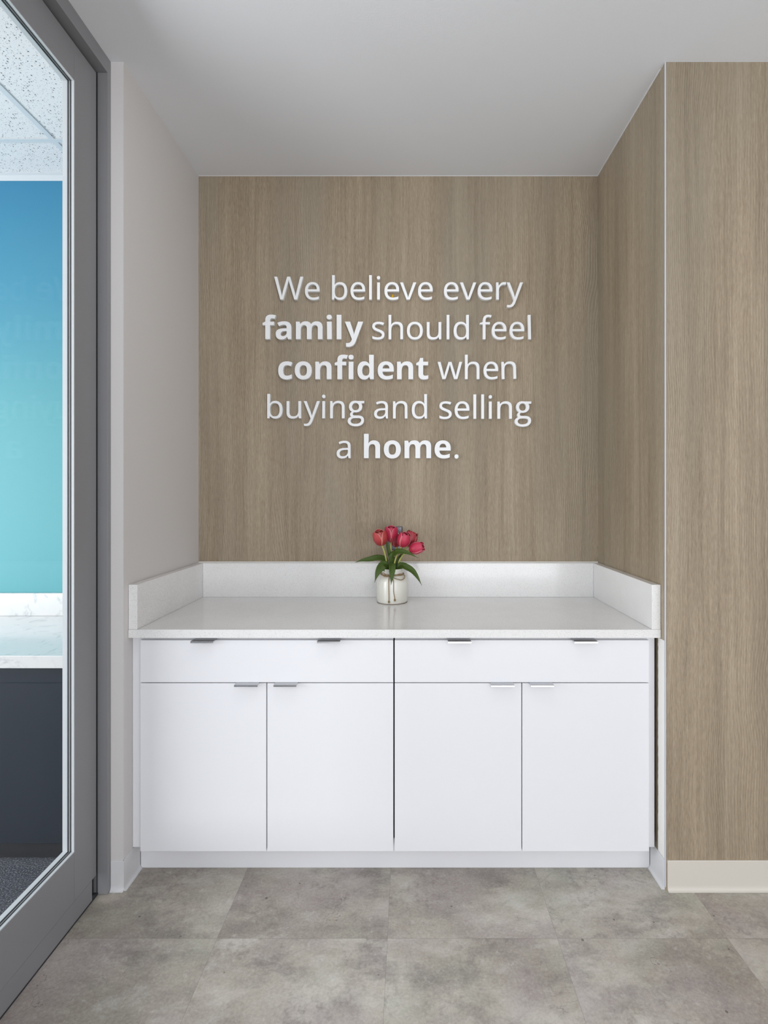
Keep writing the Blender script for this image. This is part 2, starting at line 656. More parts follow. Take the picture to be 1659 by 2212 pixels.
tag(box('floor', (-1.10, 3.4, -3.0, 2.6, -0.10, 0.0), 'floor'), 'grey concrete-look vinyl tile floor in front of the alcove', 'floor', kind=S)
tag(box('ceiling', (-1.063, 3.5, -3.0, 2.66, ZC, ZC + 0.06), 'ceiling'), 'smooth white painted ceiling above the alcove', 'ceiling', kind=S)
tag(box('wall_back', (XL, XR, YB, YB + 0.10, 0.0, ZC), 'wood'), 'wood-grain laminate wall behind the lettering', 'wall', kind=S)
tag(box('wall_right', (XR, 3.4, YF, 2.66, 0.0, ZC), 'wood'), 'wood-grain laminate wall panel to the right of the alcove', 'wall', kind=S)
bm = bmesh.new()
add_box(bm, -1.063, XL, YF, 2.66, 0.0, ZC)
tag(finish('wall_left', bm, 'paint'), 'white painted side wall at the left of the alcove', 'wall', kind=S)
tag(box('wall_side', (3.4, 3.5, -3.0, 2.66, 0.0, ZC), 'paint'), 'white painted wall at the far right, outside the picture', 'wall', kind=S)
tag(boxes('wall_rear', [(-1.063, 3.4, -3.1, -3.0, 0.0, 0.02), (-1.063, 3.4, -3.1, -3.0, 2.45, ZC),
                        (-1.063, -0.7, -3.1, -3.0, 0.02, 2.45), (3.1, 3.4, -3.1, -3.0, 0.02, 2.45)], 'paint'),
    'white wall with the shop window behind the viewer', 'wall', kind=S)

# metal edge trim on the outside corner of the wood panel
bm = bmesh.new()
extrude_profile(bm, [(XR - 0.0014, YF + 0.003), (XR - 0.0014, YF - 0.0014), (XR + 0.0024, YF - 0.0014), (XR + 0.0024, YF + 0.0005), (XR + 0.0005, YF + 0.0005), (XR + 0.0005, YF + 0.003)],
                lambda a, b, t: (a, b, t), 0.012, ZC)
tag(finish('trim_1', bm, 'trim'), 'thin white metal edge trim on the outer wood corner', 'trim', kind=S)
# pale strip laid on the side wall below the worktop, its back edge ragged
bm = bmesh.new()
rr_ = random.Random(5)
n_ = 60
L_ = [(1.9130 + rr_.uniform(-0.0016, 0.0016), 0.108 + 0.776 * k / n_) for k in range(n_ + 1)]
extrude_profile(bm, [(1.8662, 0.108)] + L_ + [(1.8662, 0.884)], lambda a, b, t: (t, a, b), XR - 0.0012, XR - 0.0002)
tag(finish('trim_5', bm, 'matt_white'), 'thin white strip on the wall between the right cabinet and the metal edge trim', 'trim', kind=S)
# caulk lines where the laminate meets ceiling
tag(boxes('trim_2', [(XL, XR, YB - 0.002, YB, ZC - 0.0022, ZC), (XR - 0.003, XR, YF + 0.03, YB, ZC - 0.003, ZC)], 'paint'),
    'thin white caulk bead along the top of the wood walls', 'trim', kind=S)


# rubber cove base
def cove(name, p0, p1, nrm, label, height=0.107, toe=0.011, mat='rubber'):
    prof = [(0.0, height), (0.0025, height), (0.0032, height - 0.002), (0.0032, 0.020)]
    for k in range(1, 7):
        a = k / 6 * H
        prof.append((0.0032 + (toe - 0.0032) * (1 - math.cos(a)), 0.020 - 0.0175 * math.sin(a)))
    prof += [(toe + 0.001, 0.0006), (0.0, 0.0006)]
    p0, p1, nv = Vector(p0), Vector(p1), Vector(nrm)
    bm = bmesh.new()
    extrude_profile(bm, prof, lambda a, b, t: (p0 + (p1 - p0) * t + nv * a + Vector((0, 0, b))), 0.0, 1.0)
    return tag(finish(name, bm, mat), label, 'baseboard', kind=S)


cove('baseboard_front', (XR + 0.007, YF, 0), (3.39, YF, 0), (0, -1, 0), 'cream rubber cove base under the right wood panel')
cove('baseboard_right', (XR, YF + 0.003, 0), (XR, 1.972, 0), (-1, 0, 0), 'white rubber cove base on the right side inside the alcove', mat='base_white')
cove('baseboard_left', (XL, YF - 0.004, 0), (XL, 1.972, 0), (1, 0, 0), 'white rubber cove base on the left side inside the alcove', mat='base_white')
cove('baseboard_return', (-1.057, YF, 0), (XL + 0.003, YF, 0), (0, -1, 0), 'short rubber cove base on the wall end beside the door frame', mat='base_white')
bm = bmesh.new()
add_box(bm, XL + 0.004, XR - 0.004, 1.974, 1.980, 0.0006, 0.112)
o = finish('baseboard_cabinet', bm, 'rubber', bevel=0.0008)
o.data.materials[0] = M['cabinet']
tag(o, 'white toe-kick strip under the cabinets', 'baseboard', kind=S)

# ---------------------------------------------------------------- glass door, its frame and the wall it stands in
DX = -1.088                     # corridor face of the leaf
D0, D1 = 0.915, 1.825           # hinge side and lock side along the depth axis
ST = 0.1185                     # stile width
door = empty('door_1', (DX - 0.022, (D0 + D1) / 2, 0), 'grey aluminium framed glass door to the office at the left', 'door', kind=S)
TX = -1.1256
box('stile', (TX, DX, D1 - ST, D1, 0.081, 2.870), 'alu', door, 0.0012)
box('stile', (TX, DX, D0, D0 + ST, 0.081, 2.870), 'alu', door, 0.0012)
box('top_rail', (TX, DX, D0 + ST + 0.0008, D1 - ST - 0.0008, 2.750, 2.870), 'alu', door, 0.0012)
box('bottom_rail', (TX, DX, D0 + ST + 0.0008, D1 - ST - 0.0008, 0.081, 0.241), 'alu', door, 0.0012)
box('door_sweep', (TX + 0.002, DX - 0.001, D0 + 0.01, D1 - 0.022, 0.010, 0.0795), 'alu', door, 0.001)
ga, gb, gc, gd = D0 + ST, D1 - ST, 0.241, 2.750


def ring(x0, x1, w):
    return [(x0, x1, gb - w, gb, gc, gd), (x0, x1, ga, ga + w, gc, gd), (x0, x1, ga + w, gb - w, gd - w, gd), (x0, x1, ga + w, gb - w, gc, gc + w)]


boxes('glazing_bead', ring(-1.0970, DX - 0.0003, 0.0030), 'bead', door)
boxes('glazing_bead', ring(-1.1253, -1.1090, 0.0030), 'bead', door)
boxes('gasket', ring(-1.1000, -1.0972, 0.0042), 'gasket', door)
boxes('gasket', ring(-1.1088, -1.1060, 0.0042), 'gasket', door)
boxes('gasket', ring(-1.1060, -1.1000, 0.0012), 'bead', door)
box('glass_pane', (-1.1058, -1.1002, ga + 0.0005, gb - 0.0014, gc + 0.0014, gd - 0.0014), 'glass', door)

bm = bmesh.new()
fr = empty('trim_3', (-1.094, 1.4, 0), 'grey aluminium door frame around the glass door', 'door frame', kind=S)
box('jamb', (-1.130, -1.058, 1.842, 1.8618, 0.0006, ZC), 'alu', fr, 0.0008)
box('jamb', (-1.130, -1.058, 0.850, 0.905, 0.0006, ZC), 'alu', fr, 0.0008)
box('header', (-1.130, -1.058, 0.905, 1.842, 2.884, ZC), 'alu', fr, 0.0008)
boxes('door_stop', [(-1.128, -1.108, 1.827, 1.842, 0.001, 2.884), (-1.128, -1.100, 0.905, 1.827, 2.872, 2.884)], 'gasket', fr)
box('jamb_reveal', (-1.0965, -1.0935, 1.8400, 1.8419, 0.001, 2.884), 'gasket', fr)
box('threshold', (-1.130, -1.092, 0.905, 1.842, 0.0006, 0.0075), 'gasket', fr)
# side light further along the same wall
win = empty('window_1', (-1.094, -0.6, 0), 'glass side light in the office partition behind the viewer', 'window', kind=S)
boxes('window_frame', [(-1.130, -1.058, -2.1, 0.850, 2.80, ZC), (-1.130, -1.058, -2.1, 0.850, 0.0006, 0.12), (-1.130, -1.058, -2.15, -2.1, 0.0006, ZC),
                       (-1.130, -1.058, -0.65, -0.60, 0.12, 2.80)], 'alu', win)
boxes('glass_pane', [(-1.099, -1.091, -2.1, -0.65, 0.12, 2.80), (-1.099, -1.091, -0.60, 0.85, 0.12, 2.80)], 'glass', win)
tag(boxes('wall_partition', [(-1.130, -1.064, -3.0, -2.15, 0.0, ZC), (-1.130, -1.064, -3.0, 2.66, ZC, 3.1), (-1.130, -1.064, YF, 2.66, 0.0, ZC)], 'paint'),
    'white partition wall between corridor and office', 'wall', kind=S)

# ---------------------------------------------------------------- the office behind the glass
OC = 3.018
YO = 2.650
tag(box('floor.001', (-4.2, -1.131, -3.0, 2.75, -0.06, 0.0), 'carpet'), 'charcoal carpet in the office behind the glass door', 'floor', kind=S)
tag(box('wall_office', (-4.2, -1.131, YO, YO + 0.1, 0.0, OC), 'ombre'), 'blue to turquoise painted wall in the office', 'wall', kind=S)
tag(boxes('wall_outer', [(-4.3, -4.2, -3.0, 2.75, 0, 0.3), (-4.3, -4.2, -3.0, 2.75, 2.8, OC), (-4.3, -4.2, 2.3, 2.75, 0.3, 2.8), (-4.3, -4.2, -3.0, -1.7, 0.3, 2.8)], 'paint'),
    'white office wall with the outside window, out of the picture', 'wall', kind=S)
oc = tag(box('ceiling.001', (-4.2, -1.131, -3.0, 2.75, OC, OC + 0.05), 'acoustic'), 'perforated acoustic tile ceiling in the office', 'ceiling', kind=S)
h = OC - EYE
gx = -1.001 * h
gy = h * FPX / 768
bars = []
for k in range(-4, 1):
    bars.append((gx + k * 0.61 - 0.012, gx + k * 0.61 + 0.012, -3.0, YO, OC - 0.004, OC - 0.0005))
for k in range(0, 5):
    bars.append((-4.2, -1.131, gy - k * 1.22 - 0.012, gy - k * 1.22 + 0.012, OC - 0.0045, OC - 0.001))
boxes('ceiling_grid', bars, 'grid', oc)
tag(boxes('trim_4', [(-4.2, -1.131, YO - 0.022, YO, OC - 0.003, OC - 0.0004), (-4.2, -1.131, YO - 0.0025, YO, OC - 0.03, OC - 0.003)], 'grid'),
    'white wall angle where the office ceiling meets the blue wall', 'trim', kind=S)

oz = 0.797
cab = empty('office_counter', (-2.2, 2.3, 0), 'dark navy office counter with a white marble top, seen through the glass door', 'counter')
box('front_panel', (-3.4, -1.15, 2.000, 2.020, 0.075, oz - 0.047), 'navy', cab, 0.001)
box('plinth', (-3.4, -1.15, 2.030, 2.60, 0.0006, 0.075), 'black', cab)
box('carcass', (-3.4, -1.15, 2.0201, 2.60, 0.075, oz - 0.047), 'navy', cab)
box('countertop', (-3.42, -1.14, 1.975, YO - 0.001, oz - 0.047, oz), 'marble', cab, 0.002)
box('backsplash', (-3.42, -1.14, YO - 0.021, YO - 0.001, oz + 0.0003, oz + 0.113), 'marble', cab, 0.0015)

# ---------------------------------------------------------------- base cabinets
ZT = 0.917                      # worktop surface
FY = 1.902                      # face of the doors


def make_handle(x0, x1, ztop, parent):
    """edge pull: a plate lying on the top edge of the front with a short lip turned down"""
    bm = bmesh.new()
    zt = ztop + 0.0032
    prof = [(FY + 0.017, ztop + 0.0002), (FY + 0.017, zt), (1.8775, zt), (1.8755, zt - 0.0012), (1.8750, zt - 0.0064), (1.8765, zt - 0.0068),
            (1.8775, zt - 0.0060), (1.8785, ztop + 0.0002)]
    extrude_profile(bm, prof, lambda a, b, t: (t, a, b), x0, x1)
    o = finish('handle', bm, 'chrome', parent, origin=((x0 + x1) / 2, FY, ztop))
    o['label'] = 'brushed metal edge pull'
    return o


def hx(pxl, pxr, d=1.875): return wx(pxl, d), wx(pxr, d)


def cabinet(x0, x1, label, drawer_pulls, door_pulls, filler):
    root = empty('base_cabinet', ((x0 + x1) / 2, 2.2, 0), label, 'cabinet', 'white base cabinets under the worktop')
    xm = (x0 + x1) / 2
    bm = bmesh.new()
    for b in ((x0, x0 + 0.018, FY + 0.0195, 2.49, 0.113, 0.886), (x1 - 0.018, x1, FY + 0.0195, 2.49, 0.113, 0.886),
              (x0 + 0.018, x1 - 0.018, FY + 0.0195, 2.49, 0.113, 0.131), (x0 + 0.018, x1 - 0.018, FY + 0.0195, 2.00, 0.868, 0.886),
              (x0 + 0.018, x1 - 0.018, 2.478, 2.49, 0.131, 0.886), (x0 + 0.018, x1 - 0.018, FY + 0.0195, 1.99, 0.713, 0.731),
              (xm - 0.009, xm + 0.009, FY + 0.0195, 1.99, 0.131, 0.713),
              (x0 + 0.01, x1 - 0.01, 1.984, 2.002, 0.001, 0.113), (x0 + 0.01, x1 - 0.01, 2.472, 2.49, 0.001, 0.113)):
        add_box(bm, *b)
    finish('carcass', bm, 'cabinet', root)
    dr = box('drawer_front', (x0, x1, FY, FY + 0.019, 0.7232, 0.8760), 'cabinet', root, 0.0011)
    for a, b in drawer_pulls:
        child(make_handle(*hx(a, b), 0.8760, None), dr)
    for k, (a, b) in enumerate(door_pulls):
        xa, xb = (x0, xm - 0.0017) if k == 0 else (xm + 0.0017, x1)
        dd = box('door', (xa, xb, FY, FY + 0.019, 0.1110, 0.7202), 'cabinet', root, 0.0011)
        child(make_handle(*hx(a, b), 0.7198, None), dd)
    if filler:
        box('filler_strip', (filler[0], filler[1], FY + 0.0205, FY + 0.039, 0.113, 0.886), 'cabinet', root, 0.0008)
    return root


def child(o, par):
    p = par.parent
    o.parent = par
    base = par.location + (p.location if p else Vector((0, 0, 0)))
    o.location = o.location - base
    return o


xa, xb, xc, xd = wx(303, FY), wx(849.6, FY), wx(852.6, FY), wx(1402, FY)
cabinet(xa, xb, 'left white base cabinet with one wide drawer above two doors', [(411, 460), (684.6, 734)], [(505.3, 556), (590.5, 640)], (XL + 0.001, xa - 0.0004))
cabinet(xc, xd, 'right white base cabinet next to the wood wall, one wide drawer above two doors', [(968, 1018), (1241.3, 1291.9)], [(1061, 1111.5), (1147, 1197)], (xd + 0.0004, XR - 0.010))

top = empty('worktop', ((XL + XR) / 2, 2.2, 0.887), 'white speckled quartz worktop with upstands across the alcove', 'worktop')
box('slab', (XL + 0.001, XR - 0.001, 1.891, YB - 0.001, 0.887, ZT), 'quartz', top, 0.0015)
SH = 0.127
zs = wz(1263.2, 1.8935) - ZT
tag(box('trim_6', (XL + 0.001, XR - 0.001, YB - 0.0045, YB - 0.0005, ZT + zs + 0.0002, ZT + zs + 0.0045), 'matt_white'),
    'thin white caulk bead between the upstand and the back wall', 'trim', kind=S)
box('back_upstand', (XL + 0.0330, XR - 0.0330, YB - 0.032, YB - 0.001, ZT + 0.0003, ZT + zs), 'quartz', top, 0.0012)
box('side_upstand', (XL + 0.001, XL + 0.0325, 1.8935, YB - 0.001, ZT + 0.0003, ZT + zs), 'quartz', top, 0.0012)
box('side_upstand', (XR - 0.0325, XR - 0.001, 1.8935, YB - 0.001, ZT + 0.0003, ZT + zs), 'quartz', top, 0.0012)

# ---------------------------------------------------------------- wall outlet behind the flowers
ox0, ox1 = wx(838, YB), wx(869.3, YB)
oz0, oz1 = wz(1188, YB), wz(1137.3, YB)
om = (ox0 + ox1) / 2
outlet = empty('wall_outlet', (om, YB, oz0), 'steel wall outlet plate half hidden behind the tulips', 'outlet')
bm = bmesh.new()
P = [(ox0, oz0), (ox1, oz0), (ox1, oz1), (ox0, oz1)]
g_ = 0.004
Q = [(ox0 + g_, oz0 + g_), (ox1 - g_, oz0 + g_), (ox1 - g_, oz1 - g_), (ox0 + g_, oz1 - g_)]
A = [bm.verts.new((a, YB - 0.0003, b)) for a, b in P]
A2 = [bm.verts.new((a, YB - 0.0030, b)) for a, b in P]
B = [bm.verts.new((a, YB - 0.0062, b)) for a, b in Q]
for i in range(4):
    j = (i + 1) % 4
    bm.faces.new((A[i], A[j], A2[j], A2[i]))
    bm.faces.new((A2[i], A2[j], B[j], B[i]))
bm.faces.new(B)
bm.faces.new(A[::-1])
finish('cover_plate', bm, 'steel', outlet)
zm = (oz0 + oz1) / 2
for s in (-1, 1):
    zc_ = zm + s * 0.0195
    bm = bmesh.new()
    prof = [(0.0172 * math.cos(a) if abs(math.sin(a)) < 0.82 else 0.0172 * math.cos(a), max(-0.0137, min(0.0137, 0.0172 * math.sin(a)))) for a in [2 * math.pi * k / 32 for k in range(32)]]
    extrude_profile(bm, prof, lambda a, b, t: (om + a, t, zc_ + b), YB - 0.0078, YB - 0.0050)
    so = finish('socket', bm, 'ivory', outlet)
    so['label'] = 'white plastic socket'
    sl = boxes('slot', [(om - 0.0075, om - 0.0055, YB - 0.0081, YB - 0.0070, zc_ - 0.001, zc_ + 0.007), (om + 0.0055, om + 0.0075, YB - 0.0081, YB - 0.0070, zc_, zc_ + 0.0065),
                        (om - 0.002, om + 0.002, YB - 0.0081, YB - 0.0070, zc_ - 0.009, zc_ - 0.005)], 'black')
    child(sl, so)

# ---------------------------------------------------------------- the raised lettering
# outlines in 1/1000 em: left handle, point, right handle; "*" marks the bold weight
GLYPHS = {
'.': '101,-9.4,89.3,-9.4,78.1,-9.4;68.5,-5.8,60.4,1.3,52.4,8.5;48.4,20.1,48.4,36.3,48.4,52.8;52.4,64.5,60.4,71.2,68.5,77.9;78.1,81.3,89.3,81.3,101,81.3;110.9,77.9,119.2,71.2,127.5,64.5;131.6,52.8,131.6,36.3,131.6,20.1;127.5,8.5,119.2,1.3,110.9,-5.8',
'W': '155.4,0,135,0,92.7,159.8;50.4,319.7,8.1,479.5,29.1,479.5;50.1,479.5,71.2,479.5,96,381.9;120.9,284.3,145.7,186.7,151.1,166.1;155.7,146.2,159.5,126.9,163.3,107.7;166.3,89.5,168.6,72.5,170.8,90;174.2,109,178.6,129.6,183.1,150.2;188.3,170.4,194.1,190.1,222.3,286.5;250.5,383,278.7,479.5,299.5,479.5;320.3,479.5,341.2,479.5,370.5,382.4;399.8,285.2,429.1,188,435.4,167.5;440.8,147,445.3,126.6,449.7,106.2;453.1,88.2,455.3,72.5,457.6,89.1;460.7,107.1,464.7,126.6,468.8,146.1;473.5,166.3,478.8,187.4,503.5,284.8;528.1,382.1,552.7,479.5,573.8,479.5;594.8,479.5,615.8,479.5,573.3,319.7;530.8,159.8,488.2,0,467.9,0;447.5,0,427.1,0,396,104.8;364.9,209.5,333.8,314.3,330.2,327.3;326.6,340.3,323,353.3,319.5,366.2;316.5,377.8,314.3,387.8,312.1,397.9;310.5,405,309.6,409,309.2,403.2;306.8,390.8,302.6,371.7,298.3,352.7;293,332.9,286.8,312.3,256.5,208.2;226.3,104.1,196.1,0,175.7,0',
'a': '174.8,-6.7,144.4,-6.7,111.7,-6.7;84.6,1.9,63.1,19.1,41.6,36.4;30.9,63.4,30.9,100.1,30.9,135.9;45,163.5,73.2,183,101.4,202.5;144.8,213.1,203.5,214.9,223.9,215.6;244.2,216.3,264.6,216.9,264.6,224.1;264.6,231.3,264.6,238.4,264.6,268.4;258.1,289.2,245.1,300.9,232.1,312.5;213.8,318.3,190.1,318.3,171.3,318.3;153.3,315.5,136.3,309.9,119.3,304.3;103.4,298,88.7,290.8,82.6,305.6;76.6,320.3,70.5,335.1,86.2,343.6;104.8,350.9,126.3,357,147.8,363;170.1,366,193.4,366,237.3,366;269.8,356.4,290.8,337.1,311.8,317.9;322.4,287.2,322.4,245.1,322.4,163.4;322.4,81.7,322.4,0,308,0;293.7,0,279.4,0,275.6,17;271.8,34,268,51,267.1,51;266.2,51,265.3,51,249.6,31.3;233.2,16.8,215.9,7.4,198.7,-2/138.6,41,157.8,41,188.3,41;213.6,49.4,233.7,66.2,253.9,82.9;263.9,108.8,263.9,143.7,263.9,154.5;263.9,165.2,263.9,176,246.3,175.3;228.6,174.6,210.9,173.9,166.1,172.2;135.1,165,117.9,152.5,100.6,139.9;92,122.2,92,99.4,92,79.2;98.2,64.5,110.5,55.1,122.8,45.7',
'b': '272,-6.7,227.7,-6.7,199.5,-6.7;176.4,-1.6,158.5,8.7,140.6,19;126.5,31.3,116.2,45.7,114.6,45.7;113.1,45.7,111.5,45.7,107.5,30.4;103.4,15.2,99.4,0,85.3,0;71.2,0,57.1,0,57.1,170.1;57.1,340.3,57.1,510.4,76.8,510.4;96.5,510.4,116.2,510.4,116.2,469;116.2,427.6,116.2,386.2,116.2,370.9;115.8,356.7,115.2,343.5,114.5,330.3;113.7,319.9,112.8,312.3,113.9,312.3;115.1,312.3,116.2,312.3,126.5,327.5;140.6,340.3,158.5,350.6,176.4,360.9;199.5,366,227.7,366,272.4,366;308.4,350.5,335.5,319.3,362.5,288.2;376.1,241.8,376.1,180,376.1,118.2;362.4,71.6,335.1,40.3,307.8,9/179.5,42.3,218.9,42.3,251.2,42.3;275.2,54.2,291.1,77.9,307,101.6;315,135.9,315,180.7,315,271.5;282.5,317,217.6,317,179.5,317;153.1,306,138.3,284.1,123.6,262.1;116.2,228.1,116.2,182,116.2,181.1;116.2,180.2,116.2,179.3,116.2,135;123.5,101.1,138,77.6,152.6,54.1',
'd': '212.9,-6.7,184.7,-6.7,139.9,-6.7;104.1,8.8,77.2,40,50.4,71.1;36.9,117.5,36.9,179.3,36.9,241.1;50.5,287.8,77.6,319.3,104.7,350.9;140.6,366.7,185.4,366.7,213.1,366.7;235.8,361.5,253.5,351.2,271.2,340.9;285.7,328.4,296.8,313.6,298.2,313.6;299.5,313.6,300.9,313.6,300.4,319.5;299.6,328.1,298.5,339.5,297.4,350.9;296.8,360,296.8,366.7,296.8,414.6;296.8,462.5,296.8,510.4,316.5,510.4;336.2,510.4,355.9,510.4,355.9,340.3;355.9,170.1,355.9,0,340,0;324.2,0,308.3,0,305.4,16.1;302.4,32.2,299.5,48.4,298.6,48.4;297.7,48.4,296.8,48.4,286.1,33.1;271.8,20.1,253.9,9.4,236,-1.3/161.9,42.3,194.1,42.3,232.1,42.3;258.9,52.7,274.3,73.5,289.8,94.4;297.5,125.8,297.5,167.9,297.5,171.5;297.5,175.1,297.5,178.6,297.5,223.4;290.1,257.8,275.4,281.7,260.6,305.7;233.3,317.7,193.4,317.7,161.6,317.7;137.8,305,121.9,279.7,106,254.4;98.1,220.5,98.1,178,98.1,135;106,101.6,121.9,77.9,137.8,54.2',
'e': '234.8,-6.7,210.2,-6.7,176.2,-6.7;146.1,0.2,119.9,14.1,93.7,28;73.3,48.7,58.8,76.2,44.2,103.8;36.9,137.5,36.9,177.3,36.9,216.7;43.5,250.5,56.7,278.7,70,306.9;88.5,328.6,112.5,343.9,136.4,359.1;164.3,366.7,196.1,366.7,227,366.7;253.5,360,275.7,346.5,297.9,333.1;314.9,314.2,326.7,289.8,338.6,265.4;344.5,236.8,344.5,204.2,344.5,192.3;344.5,180.4,344.5,168.6,262.4,168.6;180.2,168.6,98.1,168.6,98.9,127.8;109.4,96.8,129.3,75.6,149.2,54.3;177.1,43.7,212.9,43.7,235.7,43.7;256,45.8,273.7,50,291.4,54.3;309.6,60.4,328.4,68.5,328.4,51.3;328.4,34,328.4,16.8,310.1,8.7;291.9,2.8,274,-1,256.1,-4.8/102.5,247.8,99.4,215.6,160.5,215.6;221.6,215.6,282.7,215.6,282.7,246;275.7,270.8,261.6,289.8,247.5,308.8;225.4,318.3,195.4,318.3,167.2,318.3;145,309.3,128.6,291.1,112.3,273',
'f': '92.9,0,73.2,0,73.2,104.8;73.2,209.5,73.2,314.3,52.2,314.3;31.1,314.3,10.1,314.3,10.1,323.5;10.1,332.7,10.1,341.8,31.1,348.6;52.2,355.3,73.2,362,73.2,368.9;73.2,375.9,73.2,382.8,73.2,429.4;83.5,462.8,104.1,483.2,124.7,503.6;153.3,513.8,190.1,513.8,204.4,513.8;217.5,512.5,229.3,510.1,241.2,507.6;251.4,504.8,259.9,501.7,254.8,486.2;249.6,470.8,244.5,455.3,237.3,457.6;229,459.8,219.6,462.1,210.2,464.3;200.6,465.4,190.7,465.4,171,465.4;156.4,458.8,146.7,445.6,137.1,432.4;132.3,411.7,132.3,383.5,132.3,375.6;132.3,367.8,132.3,360,162.5,360;192.7,360,223,360,223,344.8;223,329.5,223,314.3,192.7,314.3;162.5,314.3,132.3,314.3,132.3,209.5;132.3,104.8,132.3,0,112.6,0',
'h': '76.8,0,57.1,0,57.1,170.1;57.1,340.3,57.1,510.4,76.8,510.4;96.5,510.4,116.2,510.4,116.2,460.5;116.2,410.6,116.2,360.6,116.2,342.7;115.1,325.9,112.8,310.3,114.2,310.3;115.5,310.3,116.9,310.3,128.5,328.6;144.3,342.5,164.2,351.9,184.1,361.3;205.7,366,229,366,272.9,366;305.8,355.6,327.7,334.8,349.7,314;360.6,280.5,360.6,234.4,360.6,156.3;360.6,78.1,360.6,0,341.2,0;321.7,0,302.2,0,302.2,76.8;302.2,153.6,302.2,230.4,302.2,288.1;275.4,317,221.6,317,181.3,317;153.7,305.7,138.7,283.1,123.7,260.5;116.2,228.1,116.2,186,116.2,124;116.2,62,116.2,0,96.5,0',
'i': '96.3,419.7,87.3,419.7,77.5,419.7;69.2,422.9,62.5,429.1,55.7,435.4;52.4,444.8,52.4,457.4,52.4,470.3;55.7,479.9,62.5,485.9,69.2,491.9;77.5,495,87.3,495,96.3,495;104.2,491.9,111.1,485.9,118.1,479.9;121.6,470.3,121.6,457.4,121.6,444.8;118.1,435.4,111.1,429.1,104.2,422.9/76.8,0,57.1,0,57.1,120;57.1,240,57.1,360,76.8,360;96.5,360,116.2,360,116.2,240;116.2,120,116.2,0,96.5,0',
'l': '76.8,0,57.1,0,57.1,170.1;57.1,340.3,57.1,510.4,76.8,510.4;96.5,510.4,116.2,510.4,116.2,340.3;116.2,170.1,116.2,0,96.5,0',
'n': '76.8,0,57.1,0,57.1,120;57.1,240,57.1,360,73,360;88.9,360,104.8,360,107.7,343.6;110.6,327.3,113.5,310.9,114.6,310.9;115.7,310.9,116.9,310.9,128.5,329.8;144.6,343.7,165.2,352.9,185.8,362.1;207.5,366.7,230.4,366.7,273.3,366.7;305.8,356.3,327.7,335.5,349.7,314.6;360.6,280.9,360.6,234.4,360.6,156.3;360.6,78.1,360.6,0,341.2,0;321.7,0,302.2,0,302.2,76.8;302.2,153.6,302.2,230.4,302.2,288.1;275.4,317,221.6,317,181.8,317;154.2,305.8,139,283.4,123.8,261;116.2,228.8,116.2,186.7,116.2,124.5;116.2,62.2,116.2,0,96.5,0',
'o': '253.6,-6.7,202.1,-6.7,170.4,-6.7;142,0.6,117.2,15.1,92.3,29.7;72.8,50.9,58.4,78.9,44.1,106.9;36.9,140.8,36.9,180.7,36.9,240.2;51.9,286.1,81.9,318.3,111.9,350.6;152.7,366.7,204.2,366.7,236.8,366.7;265.6,359.4,290.5,344.9,315.3,330.3;334.8,309.3,348.9,281.7,363,254.2;370,220.5,370,180.7,370,121.1;354.9,75,324.7,42.3,294.5,9.6/166.8,42.3,203.5,42.3,239.8,42.3;266.4,54.7,283.4,79.6,300.4,104.4;308.9,138.1,308.9,180.7,308.9,223.2;300.4,256.5,283.4,280.7,266.4,304.9;239.5,317,202.8,317,166.1,317;139.5,304.9,122.9,280.7,106.3,256.5;98.1,223.2,98.1,180.7,98.1,138.1;106.4,104.4,123.2,79.6,140,54.7',
'r': '76.8,0,57.1,0,57.1,120;57.1,240,57.1,360,73.2,360;89.3,360,105.4,360,107.7,338;109.9,316.1,112.2,294.2,113.1,294.2;113.9,294.2,114.8,294.2,126.5,313.9;141.5,330.9,159.8,345.2,178.2,359.5;199.9,366.7,225,366.7,231.7,366.7;239,366.4,246.8,365.7,254.6,365;261.5,364,267.3,362.7,264.8,344.5;262.4,326.4,259.9,308.3,254.1,309.6;247.7,310.7,240.8,311.6,233.8,312.5;227.2,313,221,313,202.6,313;185.4,307.9,169.2,297.9,153.1,287.8;140.3,273.7,130.6,255.5,121,237.4;116.2,216.3,116.2,192.1,116.2,128.1;116.2,64,116.2,0,96.5,0',
's': '191.6,-6.7,147.8,-6.7,122.7,-6.7;101.1,-4.7,82.9,-0.7,64.8,3.4;48.8,9,34.9,16.1,34.9,34;34.9,51.9,34.9,69.8,49.3,62.7;66.6,56.1,87,50,107.3,44;128.1,41,149.1,41,179.1,41;200.8,45.8,214.2,55.4,227.7,65;234.4,77.9,234.4,94,234.4,103;231.9,111,227,118.2,222.1,125.4;213.2,132.5,200.5,139.7,187.7,146.9;169.4,154.8,145.7,163.9,122.5,172.8;102.5,181.8,86,190.7,69.4,199.7;56.6,210.4,47.7,223,38.7,235.5;34.3,251.6,34.3,271.3,34.3,301.8;46.7,325.3,71.5,341.8,96.4,358.4;128.9,366.7,169.2,366.7,191.2,366.7;211.7,364.6,230.7,360.3,249.7,356.1;267.5,350.1,284.1,342.5,277.4,326.8;270.7,311.2,263.9,295.5,248.7,301.8;232.8,307.1,216.3,311.6,199.7,316.1;182.7,318.3,165.2,318.3,141,318.3;122.6,314.4,109.8,306.6,97,298.7;90.7,288.1,90.7,274.7,90.7,264.8;93.6,256.4,99.4,249.5,105.2,242.6;115,235.8,128.6,229.3,142.3,222.9;160.4,214.7,183.3,206.2,206.2,197.7;225.7,188.8,241.8,179.7,257.9,170.5;270.2,159.6,278.7,147.1,287.2,134.5;291.5,118.6,291.5,99.4,291.5,64.5;278.5,38.1,252.5,20.1,226.6,2.2',
